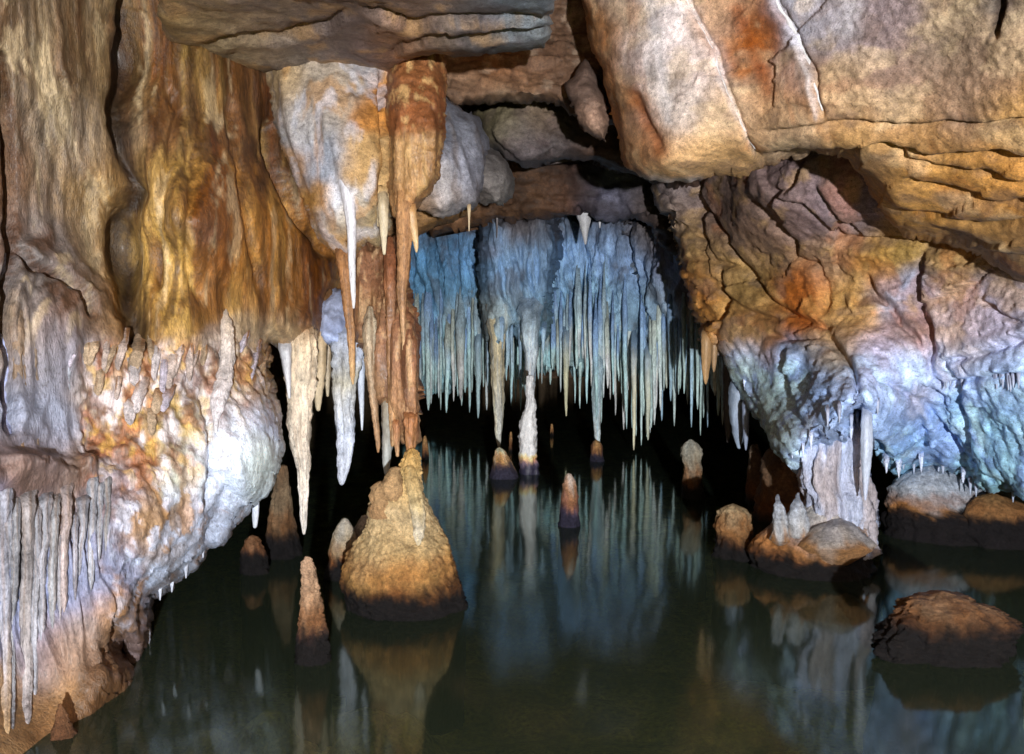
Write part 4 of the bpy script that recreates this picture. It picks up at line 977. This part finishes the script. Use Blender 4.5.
mite([(557, 304, 309), (563, 301, 312), (580, 300, 315), (600, 299, 319), (620, 298, 323), (640, 296, 327), (655, 295, 329), (667, 295, 330)], [(557, (210, 172, 138)), (590, (200, 160, 122)), (618, (150, 108, 70)), (636, (70, 48, 44)), (667, (34, 26, 34))],
     'slim crusty brown stalagmite standing alone in the water at the near left', tide=(.10, .20, .06), rough=.14, crust=.011, seg=70, n=110, nf=3)
mite([(536, 250, 256), (541, 246, 262), (552, 244, 266), (566, 243, 269), (576, 243, 270)], [(536, (190, 140, 100)), (550, (170, 110, 64)), (560, (50, 40, 50))], 'short dark-footed stalagmite below the white stub at the left', tide=(.10, .19, .05), rough=.3, crust=.012, lump=.08, k=.6, seg=48)
mite([(466, 280, 288), (485, 276, 290), (505, 272, 292), (525, 268, 294), (542, 264, 298), (556, 262, 301), (560, 262, 301)], [(460, (150, 112, 76)), (500, (176, 148, 112)), (528, (150, 108, 66)), (545, (40, 30, 34))], 'brown tapering stalagmite in shade behind the large cream cone', tide=(.10, .22, .06), rough=.16, crust=.008, flute=.3, lump=.06, k=.55, seg=60)
mite([(519, 341, 347), (526, 337, 352), (538, 333, 357), (552, 330, 359), (566, 328, 361), (578, 326, 362), (582, 326, 362)], [(519, (214, 206, 190)), (545, (206, 182, 140)), (560, (170, 104, 44)), (570, (60, 40, 36))], 'pale pointed stalagmite peeping out left of the bell stalagmite', tide=(.07, .16, .05), rough=.16, crust=.008, seg=36)
mite([(516, 361, 367), (522, 357, 371), (535, 352, 376), (560, 346, 384), (574, 344, 388)], [(516, (214, 206, 196)), (550, (196, 160, 110)), (574, (90, 56, 36))], 'pale tip of a stalagmite half hidden behind the bell', tide=(.06, .14, .05), rough=.16, crust=.008, seg=28)
mite([(474, 566, 571), (479, 564, 574), (492, 561, 577), (505, 560, 578), (518, 559, 579), (528, 558, 580)], [(474, (226, 206, 190)), (490, (206, 150, 104)), (503, (176, 120, 96)), (512, (80, 76, 108)), (528, (40, 40, 60))], 'small orange pointed stalagmite alone in the middle of the lake', tide=(.06, .16, .05), tidecol=(44, 42, 62), rough=.10, crust=.007, seg=36)
mite([(448, 497, 502), (453, 495, 507), (460, 493, 511), (466, 492, 514), (474, 490, 517), (480, 489, 519)], [(446, (236, 216, 180)), (458, (226, 176, 104)), (466, (120, 84, 60)), (480, (66, 62, 80))], 'squat orange and dark stalagmite below the thick tan stalactite', tide=(.08, .20, .05), tidecol=(60, 58, 78), rough=.12, crust=.01, seg=36, k=1.5)
mite([(376, 526, 533), (395, 526, 534), (408, 525, 536), (420, 521, 536), (436, 519, 537), (450, 519, 537), (462, 519, 537), (475, 519, 538)], [(376, (226, 236, 244)), (452, (236, 240, 248)), (456, (226, 180, 110)), (463, (110, 90, 100)), (475, (66, 62, 84))], 'bright white crusty column stalagmite under the blue curtain', tide=(.05, .17, .04), tidecol=(60, 58, 80), rough=.30, crust=.016, seg=44, k=2.2, mat=M_CALC, cvar=.1)
mite([(440, 690, 694), (445, 685, 700), (455, 683, 703), (468, 684, 702), (480, 682, 702), (492, 681, 704), (500, 681, 705)], [(440, (176, 176, 164)), (462, (170, 156, 130)), (480, (150, 104, 60)), (490, (60, 42, 34))], 'rounded grey-topped stalagmite in front of the dark right passage', tide=(.08, .22, .07), rough=.22, crust=.012, seg=40, k=.9)
mite([(445, 750, 757), (452, 748, 760), (470, 747, 763), (488, 746, 766), (505, 744, 770)], [(445, (130, 110, 90)), (505, (110, 74, 44))], 'small brown stalagmite in shade beside the banded mound at right', tide=(.0, .12, .05), rough=.2, crust=.008, seg=28, k=.7)
mite([(446, 778, 790), (452, 768, 798), (465, 762, 804), (480, 757, 806), (495, 755, 806), (510, 754, 808), (525, 752, 810)], [(446, (130, 104, 80)), (490, (128, 92, 60)), (525, (100, 64, 36))], 'rounded brown banded stalagmite mound behind the white column', tide=(.0, .10, .05), rough=.14, crust=.010, lump=.05, seg=50, k=.8, cvar=.4)
mite([(508, 724, 748), (512, 720, 752), (522, 718, 754), (538, 717, 757), (555, 716, 762), (562, 716, 764)], [(508, (190, 166, 124)), (525, (176, 124, 66)), (540, (110, 66, 32)), (552, (40, 28, 24))], 'flat-topped tan stump in the water left of the white column', tide=(.06, .22, .06), rough=.34, crust=.02, lump=.06, seg=64, k=.8)
for i, (x, y, w, h, lb_) in enumerate([(425, 436, 7, 24, 'tiny orange stalagmite left of the blue curtain reflection'), (552, 424, 4, 12, 'tiny pale stalagmite under the middle of the blue curtain'), (511, 432, 4, 20, 'tiny brown stalagmite between the orange one and the white column')]):
    mite([(y, x - 1, x + 1), (y + h * .3, x - w * .4, x + w * .4), (y + h * .8, x - w * .5, x + w * .5), (y + h, x - w * .55, x + w * .55)], [(y, (196, 150, 90)), (y + h * .7, (130, 90, 60)), (y + h, (40, 36, 40))], lb_, tide=(.02, .08, .04), rough=.2, seg=16, k=1.2)

stal([(704, 58, 60), (712, 56, 64), (725, 53, 70), (740, 49, 78), (758, 44, 86), (775, 40, 92)], lw_off(62, 740, .03), [(704, (176, 122, 76)), (740, (140, 92, 56)), (775, (120, 76, 44))], 'small brown spire on the smooth apron at the lower left corner', name='stalagmite', cat='stalagmite', mat=M_CRUST, emb=0, rough=.25, seg=48, crust=.008, rings=.1, k=.45)
# ---------------------------------------------------------------- mound with the white column at the right
md = mite([(503, 812, 826), (510, 796, 842), (520, 782, 856), (530, 768, 866), (542, 760, 870), (556, 755, 874), (570, 754, 876), (581, 756, 876)],
          [(503, (190, 190, 190)), (525, (176, 166, 160)), (540, (180, 124, 64)), (552, (130, 78, 34)), (566, (40, 28, 30))], 'broad low rock mound with rusty tide band carrying the white column', name='rock_mound', cat='rock mound', tide=(.08, .20, .07), rough=.12, crust=.014, seg=100, n=70, nf=2.2, cvar=.2, depth=.8, k=1.05)
mdD = Dw(581) / (1 - 60 / F * .8)
stal([(418, 800, 868), (440, 800, 868), (455, 801, 868), (475, 803, 867), (505, 803, 867), (530, 802, 868), (548, 796, 873)], mdD + .02, [(400, (160, 172, 206)), (445, (176, 190, 222)), (490, (170, 178, 204)), (546, (184, 198, 226))],
     'thick fluted white and tan column standing on the rusty mound at right', name='column', cat='cave column', rough=.12, flute=.62, seg=90, n=90, depth=.8, mat=M_FLOW, cvar=.3, crust=.010, streak=((164, 140, 120), .55, 2.4), raw=1, emb=.12, embl=.25)
stal([(405, 862, 872), (440, 861, 872), (470, 862, 870), (490, 863, 868), (500, 864, 866)], float(RW_S(864, 405)) + .03, [(405, (176, 190, 216)), (470, (196, 210, 232)), (500, (190, 200, 226))], 'straight bluish stalactite hugging the right side of the white column', rough=.15, flute=.3, emb=.3)
for rows_, lb_ in (([(502, 775, 780), (507, 773, 784), (518, 772, 786), (530, 772, 788), (540, 770, 790)], 'small white knob stalagmite at the left of the rusty mound'), ([(500, 794, 800), (508, 790, 805), (520, 787, 808), (534, 786, 810)], 'lumpy white stalagmite between the small knob and the white column')):
    stal(rows_, mdD - .16, [(500, (196, 210, 230)), (528, (190, 190, 190)), (540, (170, 120, 66))], lb_, name='stalagmite', cat='stalagmite', mat=M_CRUST, rough=.2, crust=.010, seg=32)
stal([(521, 830, 846), (526, 816, 856), (534, 804, 864), (543, 792, 872)], mdD - .20, [(510, (184, 186, 196)), (534, (176, 166, 156)), (543, (170, 122, 70))], 'grey hump at the foot of the white column', name='flowstone_hump', cat='flowstone', mat=M_CRUST, rough=.14, crust=.010, seg=44)

# ---------------------------------------------------------------- rocks in the water, right
mite([(468, 912, 932), (472, 902, 952), (480, 892, 966), (490, 886, 978), (502, 883, 986), (514, 881, 1000), (526, 880, 1008), (540, 880, 1012), (546, 882, 1012)], [(468, (176, 188, 206)), (500, (170, 176, 184)), (511, (176, 120, 60)), (520, (70, 44, 26)), (532, (16, 13, 16))],
     'low blue-white rock with dark waterline under the right wall', name='lake_rock', cat='rock', tide=(.17, .27, .05), tidecol=(18, 14, 17), rough=.14, crust=.012, seg=90, n=60, nf=2.2, depth=.7, k=1.05)
mite([(496, 985, 1003), (500, 976, 1018), (508, 970, 1030), (522, 968, 1036), (540, 968, 1040), (550, 970, 1040)], [(496, (160, 120, 70)), (515, (170, 118, 62)), (525, (60, 40, 26))], 'brown rock shoulder at the right edge beside the blue-white rock', name='lake_rock', cat='rock', tide=(.16, .26, .05), tidecol=(18, 14, 17), rough=.2, crust=.014, seg=60, depth=.7, k=.8)
mite([(508, 1010, 1026), (514, 1002, 1050), (530, 996, 1080), (552, 996, 1090)], [(508, (190, 150, 120)), (535, (150, 90, 50)), (552, (50, 34, 26))], 'orange brown rock at the right frame edge by the waterline', name='lake_rock', cat='rock', tide=(.02, .12, .05), rough=.16, crust=.012, seg=50, depth=.7)
mite([(595, 930, 950), (598, 914, 972), (604, 902, 990), (612, 894, 1004), (624, 886, 1012), (640, 880, 1018), (656, 876, 1021), (668, 876, 1022)], [(595, (186, 150, 112)), (612, (166, 112, 62)), (628, (110, 68, 36)), (640, (34, 26, 28))],
     'rust-topped dark rock lying in the water at the lower right', name='lake_rock', cat='rock', tide=(.10, .27, .08), tidecol=(12, 9, 11), rough=.34, crust=.025, seg=110, n=70, nf=4.5, depth=.6, k=.5, cvar=.35)

# ---------------------------------------------------------------- stalactites of the blue curtain
def cu_off(x, y, o):
    return float(CU_S(x, y)) - o


stal([(290, 483, 511), (320, 488, 506), (345, 490, 505), (370, 491, 505), (400, 493, 504), (425, 494, 502), (440, 496, 501), (447, 497.5, 500)], float(FF_S(499, 335)) + .02, [(270, (140, 150, 170)), (310, (190, 176, 140)), (370, (206, 190, 150)), (420, (226, 216, 190)), (447, (232, 226, 206))], 'thick tan stalactite of the blue curtain, ending just over the squat orange stalagmite', rough=.2, flute=.3, seg=28, k=1.25, raw=1, emb=.7, embl=.45, mat=M_CURT, streak=((120, 150, 178), .4, 2.5))
stal([(290, 514, 547), (320, 521, 540), (345, 523, 538), (365, 525, 536), (388, 527, 535)], float(FF_S(530, 335)) + .02, [(270, (110, 136, 172)), (330, (170, 190, 200)), (388, (226, 232, 240))], 'blue-white stalactite joining the bright white crusty column from above', rough=.2, flute=.3, seg=28, k=1.3, raw=1, emb=.7, embl=.45, mat=M_CURT, streak=((120, 150, 178), .4, 2.5))
stal([(320, 588, 606), (350, 590, 604), (390, 592, 602), (420, 593, 601), (445, 594.5, 600)], min(10.9, cu_off(597, 345, 0)), [(320, (130, 150, 160)), (390, (176, 200, 206)), (440, (206, 226, 236))], 'longest pale stalactite right of the middle of the blue curtain, meeting a stump', rough=.2, flute=.25, seg=24, k=1.4, raw=1, emb=.7, embl=.45, mat=M_CURT, streak=((120, 150, 178), .4, 2.5))
mite([(441, 594, 600), (446, 592, 603), (456, 591, 604), (462, 590, 605)], [(440, (196, 150, 90)), (447, (110, 80, 60)), (456, (44, 42, 58))], 'dark stump rising from the lake to the longest pale stalactite', tide=(.04, .14, .04), tidecol=(50, 48, 66), rough=.14, seg=24, k=1.3)
env = [(412, 392), (425, 400), (440, 400), (455, 403), (472, 412), (485, 398), (505, 398), (520, 400), (545, 396), (560, 404), (575, 400), (590, 404), (605, 414), (620, 428), (634, 434), (648, 436), (660, 428), (675, 424), (690, 420), (705, 424), (720, 416), (735, 412), (750, 404)]
ex_, ey_ = zip(*env)
xs_ = []
x = 413.0
while x < 748:
    xs_.append(x); x += rng.uniform(1.5, 3.6)
for i, x in enumerate(xs_):
    e = np.interp(x, ex_, ey_)
    tip = e + (rng.uniform(-46, 0) if rng.random() < .75 else rng.uniform(-4, 13))
    top = rng.uniform(300, 352)
    w = rng.uniform(2.2, 4.6) * (1.6 if rng.random() < .14 else .95)
    D = cu_off(x, 345, rng.uniform(-.05, .34))
    cT = [(110, 140, 176), (126, 146, 156), (140, 148, 140), (104, 132, 166)][rng.integers(4)]
    cB = [(146, 178, 194), (168, 186, 184), (156, 180, 176), (186, 190, 176), (150, 184, 206)][rng.integers(5)]
    shade_k = 1.0 if x < 660 else .7  # shade at the right end put into the stalactite colour
    b = x + rng.uniform(-1.2, 1.2)
    stal([(top - 30, x - w * .3, x + w * .3), (top, x - w * .7, x + w * .7), (top + .35 * (tip - top), x - w * .55, x + w * .55), (top + .75 * (tip - top), b - w * .38, b + w * .38), (tip - 3, b - w * .22, b + w * .22), (tip, b - w * .08, b + w * .08)], min(D, 1.53 * F / (tip - 320)), [(top, cT), ((top + tip) / 2, cB), (tip, cB)],
         'slender blue-grey stalactite in the fringe of the curtain over the far water' if x < 660 else 'slender dim stalactite in the shaded right end of the curtain fringe', 'stalactites fringing the blue curtain', rough=.25, flute=.3, seg=12, n=22, emb=.5, embl=.4, mat=M_CURT, k=2.0 * shade_k, cvar=.15)
for i in range(16):
    x = rng.uniform(487, 548); y0 = rng.uniform(300, 335); y1 = rng.uniform(352, 398); w = rng.uniform(2.0, 4.2)
    stal([(y0, x - w * .9, x + w * .9), ((y0 + y1) / 2, x - w * .5, x + w * .5), (y1 - 4, x - w * .22, x + w * .22), (y1, x - w * .08, x + w * .08)], float(FF_S(x, 325)) - .02, [(y0, (118, 146, 174)), (y1, (160, 186, 198))], 'slender blue-grey stalactite on the forward drapery fold of the curtain', 'stalactites on the forward fold', rough=.2, flute=.3, seg=12, n=20, k=1.5, emb=.4, embl=.4, mat=M_CURT)
for (x, y0, y1, w, cT, lb_) in ((478, 330, 418, 5, (150, 176, 180), 'pale stalactite of the curtain just left of the thick tan one'), (566, 330, 416, 5, (190, 186, 150), 'tan stalactite of the curtain right of the white column'), (634, 340, 450, 4.5, (196, 190, 160), 'cream stalactite of the curtain with the lowest tip at its right half'), (648, 345, 440, 5, (176, 180, 160), 'cream stalactite just right of the lowest-tipped one of the curtain')):
    stal([(y0, x - w * .7, x + w * .7), ((y0 + y1) / 2, x - w * .5, x + w * .5), (y1 - 6, x - w * .25, x + w * .25), (y1, x - w * .1, x + w * .1)], min(cu_off(x, 350, .4), 1.53 * F / (y1 - 320)), [(y0, (120, 144, 166)), ((y0 + y1) / 2, cT), (y1, cT)], lb_, rough=.2, flute=.3, seg=16, k=1.6, emb=.8)
# fringe under the right wall
for (x, y0, y1, w, D, c, lb_) in ((706, 335, 384, 9, 7.45, (206, 160, 104), 'tan stalactite under the left corner of the right wall'), (714, 340, 372, 6, 7.5, (190, 150, 104), 'short tan stalactite next to the left corner of the right wall'), (738, 385, 448, 15, 7.6, (170, 190, 216), 'broad bluish stalactite hanging in the dark passage left of the right wall'), (728, 350, 442, 10, 8.2, (90, 82, 80), 'dim brown stalactite in the dark passage left of the right wall'),
                                  (746, 405, 450, 6, 7.3, (160, 176, 206), 'thin bluish stalactite right of the broad one in the dark passage'), (796, 455, 474, 5, 6.3, (196, 206, 232), 'small white tip at the hem of the right wall above the banded mound'), (783, 446, 462, 7, 6.45, (196, 206, 232), 'short white drip at the pointed hem of the right wall'), (812, 440, 458, 6, 6.1, (176, 180, 206), 'small bluish drip left of the white column top')):
    stal([(y0, x - w * .6, x + w * .6), (y0 + .5 * (y1 - y0), x - w * .5, x + w * .5), (y1 - .15 * (y1 - y0), x - w * .3, x + w * .3), (y1, x - w * .1, x + w * .1)], D, [(y0, tuple(int(v * .9) for v in c)), (y1, c)], lb_, rough=.16, flute=.3, seg=16)
for i in range(34):
    x = rng.uniform(944, 1040) if i < 14 else rng.uniform(816, 880) if i < 22 else rng.uniform(886, 1022)
    y = (380 + rng.uniform(-2, 2)) if i < 14 else (418 + rng.uniform(-14, 14)) if i < 22 else np.interp(x, [886, 914, 944, 976, 1022], [464, 464, 468, 488, 494])
    ln = rng.uniform(5, 11)
    D = float(RW_S(x, y)) - .015
    stal([(y - 7, x - 2.2, x + 2.2), (y, x - 1.6, x + 1.6), (y + ln, x - .4, x + .4)], D, [(y - 7, (160, 170, 200)), (y + ln, (186, 200, 226))], 'tiny bluish drip on a ledge of the right wall', 'tiny drips on the right wall', rough=.1, seg=8, n=8, name='drip', cat='drip')

HEM = [(733, 366), (741, 384), (749, 398), (757, 412), (764, 422), (770, 430), (777, 446), (789, 452), (803, 452), (815, 442), (826, 444), (838, 444), (848, 436), (872, 446), (879, 458), (888, 466), (900, 470), (922, 464), (936, 466), (952, 472), (966, 480), (1000, 490), (1014, 494)]
for i, (x, y) in enumerate(HEM):
    if rng.random() < .45: continue
    x += rng.uniform(-4, 4); ln = rng.uniform(3, 11); w = rng.uniform(2.0, 4.2)
    stal([(y - 16, x - w, x + w), (y - 4, x - w * .6, x + w * .6), (y + ln * .5, x - w * .3, x + w * .3), (y + ln, x - w * .06, x + w * .06)], float(RW_S(x, y - 12)) - .01, [(y - 16, (176, 192, 226)), (y + ln, (206, 216, 240))], 'small pointed blue-white drip along the ragged lower hem of the right wall', 'drips along the hem of the right wall', rough=.5, flute=.7, seg=18, n=26, raw=1, emb=.12, embl=.5, mat=M_FLOW, name='drip', cat='drip', k=1.05)
# small pendants on the ceiling over the curtain
for (x, y0, y1, w, D, c, lb_) in ((585, 205, 244, 16, 10.0, (206, 204, 206), 'white pointed pendant on the dark ceiling above the blue curtain'), (600, 208, 228, 7, 10.0, (214, 214, 220), 'small white pendant just right of the larger one above the curtain'), (497, 196, 238, 5, 10.2, (120, 110, 110), 'thin grey drip on the dark ceiling left of the white pendants')):
    stal([(y0, x - w * .6, x + w * .6), ((y0 + y1) / 2, x - w * .3, x + w * .3), (y1, x - w * .06, x + w * .06)], D, [(y0, c), (y1, c)], lb_, rough=.15, flute=.3, seg=16, k=1.0)

# ---------------------------------------------------------------- far wall, chamber shell
def shell():
    ny, na = 90, 110
    ys = np.linspace(-16, 24, ny)
    V = []
    a = np.linspace(math.radians(-14), math.radians(194), na)
    A, Y = np.meshgrid(a, ys)
    wx = 6.4 + 1.0 * np.sin(Y * .35) - 2.6 * sstep(17, 24, Y) 
    hz = 4.9 + .5 * np.sin(Y * .5 + 1)
    X = np.cos(A) * wx
    Z = np.sign(np.sin(A)) * np.abs(np.sin(A)) ** .8 * hz - .1
    P = np.stack([X, Y, Z], -1)
    Nn = np.stack([-np.cos(A), 0 * A, -np.sin(A)], -1)
    d = .5 * fbm(P * .45, 4) + .25 * (worley(P * .8) - .5) + .08 * fbm(P * 2.2, 4)
    P = P + Nn * d[..., None]
    C = np.ones(P.shape) * lin((150, 122, 98)) * (1 + .5 * fbm(P * 1.2, 4)[..., None])
    # closing far end
    end = P[-1].mean(0) + np.array([0, 1.0, 0])
    V = np.r_[P.reshape(-1, 3), end[None]]; CC = np.r_[C.reshape(-1, 3), C[-1].mean(0)[None]]
    ids = np.arange(ny * na).reshape(ny, na)
    f = np.stack([ids[:-1, :-1], ids[:-1, 1:], ids[1:, 1:], ids[1:, :-1]], -1).reshape(-1, 4).tolist()
    f += [[int(ids[-1, i]), int(ids[-1, i + 1]), len(V) - 1] for i in range(na - 1)]
    f += [[int(ids[-1, -1]), int(ids[-1, 0]), len(V) - 1]]
    return make('cave_rock', V, f, CC, M_DARK)


tag(shell(), kind='structure')

# lake bed
n = 260
gx, gy = np.meshgrid(np.linspace(-9, 9, n), np.linspace(-18, 26, n * 2))
gz = -.55 - .35 * sstep(3.5, 7, gy) + .14 * fbm(np.stack([gx * .7, gy * .7, 0 * gx], -1), 4) + .05 * fbm(np.stack([gx * 3, gy * 3, 0 * gx + 4], -1), 4)
for bx, by, br, bh in ((-.95, 3.35, .34, .40), (-.55, 3.25, .22, .30), (-1.25, 3.9, .3, .3), (-.2, 3.6, .25, .22), (.35, 3.4, .3, .2), (-.75, 4.3, .35, .25)):
    gz = gz + bh * np.exp(-(((gx - bx) / br) ** 2 + ((gy - by) / br) ** 2) ** 1.5) * (1 + .5 * fbm(np.stack([gx * 5, gy * 5, 0 * gx], -1), 3))
V = np.stack([gx, gy, gz], -1)
C = np.ones(V.shape) * lin((206, 204, 136)) * (1 + .6 * fbm(V * 2.5, 4)[..., None])
ids = np.arange(gx.size).reshape(gx.shape)
f = np.stack([ids[:-1, :-1], ids[:-1, 1:], ids[1:, 1:], ids[1:, :-1]], -1).reshape(-1, 4).tolist()
tag(make('lake_bed', V.reshape(-1, 3), f, C.reshape(-1, 3), M_BED), kind='structure')

# water: clear greenish film over the bed, mirror-like
wm = bpy.data.materials.new('lake water'); wm.use_nodes = True
nt = wm.node_tree; N = nt.nodes; Lk = nt.links
N.remove(N['Principled BSDF'])
out = N['Material Output']
tr = N.new('ShaderNodeBsdfTransparent'); tr.inputs['Color'].default_value = (.72, .78, .56, 1)
gl_ = N.new('ShaderNodeBsdfGlossy'); gl_.inputs['Roughness'].default_value = .08; gl_.inputs['Color'].default_value = (.86, .95, .92, 1)
mx = N.new('ShaderNodeMixShader'); fr = N.new('ShaderNodeFresnel'); fr.inputs['IOR'].default_value = 1.36
geo = N.new('ShaderNodeNewGeometry')
mpn = N.new('ShaderNodeMapping'); mpn.inputs['Scale'].default_value = (1.2, .5, 1)
nz = N.new('ShaderNodeTexNoise'); nz.inputs['Scale'].default_value = 5; nz.inputs['Detail'].default_value = 3
bp = N.new('ShaderNodeBump'); bp.inputs['Strength'].default_value = .05; bp.inputs['Distance'].default_value = .02
Lk.new(geo.outputs['Position'], mpn.inputs['Vector']); Lk.new(mpn.outputs[0], nz.inputs['Vector'])
Lk.new(nz.outputs['Fac'], bp.inputs['Height']); Lk.new(bp.outputs[0], gl_.inputs['Normal']); Lk.new(bp.outputs[0], fr.inputs['Normal'])
# suspended silt scatters the light back evenly (isotropic, so its normal leans to the light that enters the chamber)
df = N.new('ShaderNodeBsdfDiffuse'); df.inputs['Color'].default_value = (.024, .034, .022, 1)
nv = N.new('ShaderNodeCombineXYZ'); nv.inputs[0].default_value = 0; nv.inputs[1].default_value = -.72; nv.inputs[2].default_value = .69
Lk.new(nv.outputs[0], df.inputs['Normal'])
m2 = N.new('ShaderNodeMixShader'); m2.inputs[0].default_value = .42
Lk.new(tr.outputs[0], m2.inputs[1]); Lk.new(df.outputs[0], m2.inputs[2])
Lk.new(fr.outputs[0], mx.inputs[0]); Lk.new(m2.outputs[0], mx.inputs[1]); Lk.new(gl_.outputs[0], mx.inputs[2])
Lk.new(mx.outputs[0], out.inputs['Surface'])
wo = make('water', [(-12, -18, 0), (12, -18, 0), (12, 27, 0), (-12, 27, 0)], [(0, 1, 2, 3)], None, wm, smooth=False)
tag(wo, kind='structure')



# ------------------------------------------------------------------ light
world = bpy.data.worlds.new('World'); scene.world = world
world.use_nodes = True
wn = world.node_tree
bg = wn.nodes['Background']
sky = wn.nodes.new('ShaderNodeTexSky'); sky.sky_type = 'NISHITA'; sky.sun_disc = False
sky.sun_elevation = math.radians(38); sky.sun_rotation = math.radians(185)
wn.links.new(sky.outputs[0], bg.inputs['Color'])
bg.inputs['Strength'].default_value = .05

sl = bpy.data.lights.new('sun', 'SUN'); sl.energy = 2; sl.angle = math.radians(.5); sl.color = (1, .95, .88)
so = bpy.data.objects.new('sun', sl); COL.objects.link(so)
so.rotation_euler = (math.radians(52), 0, math.radians(5)); so.location = (0, -20, 20)

# unseen lamp standing in for a camera flash, set back behind the viewpoint
fl = bpy.data.lights.new('flash_lamp', 'POINT'); fl.energy = LAMP_W; fl.shadow_soft_size = .06; fl.color = (.97, .98, 1)
fo = bpy.data.objects.new('flash_lamp', fl); COL.objects.link(fo); fo.location = LAMP_P

scene.view_settings.view_transform = 'Standard'
scene.view_settings.look = 'None'
scene.view_settings.exposure = 0.3
scene.view_settings.gamma = 1
scene.render.engine = 'CYCLES'
scene.cycles.use_denoising = True
scene.cycles.max_bounces = 5
scene.cycles.diffuse_bounces = 2
scene.cycles.glossy_bounces = 3
scene.cycles.transparent_max_bounces = 8
scene.cycles.caustics_reflective = False
scene.cycles.caustics_refractive = False
scene.cycles.sample_clamp_indirect = 4
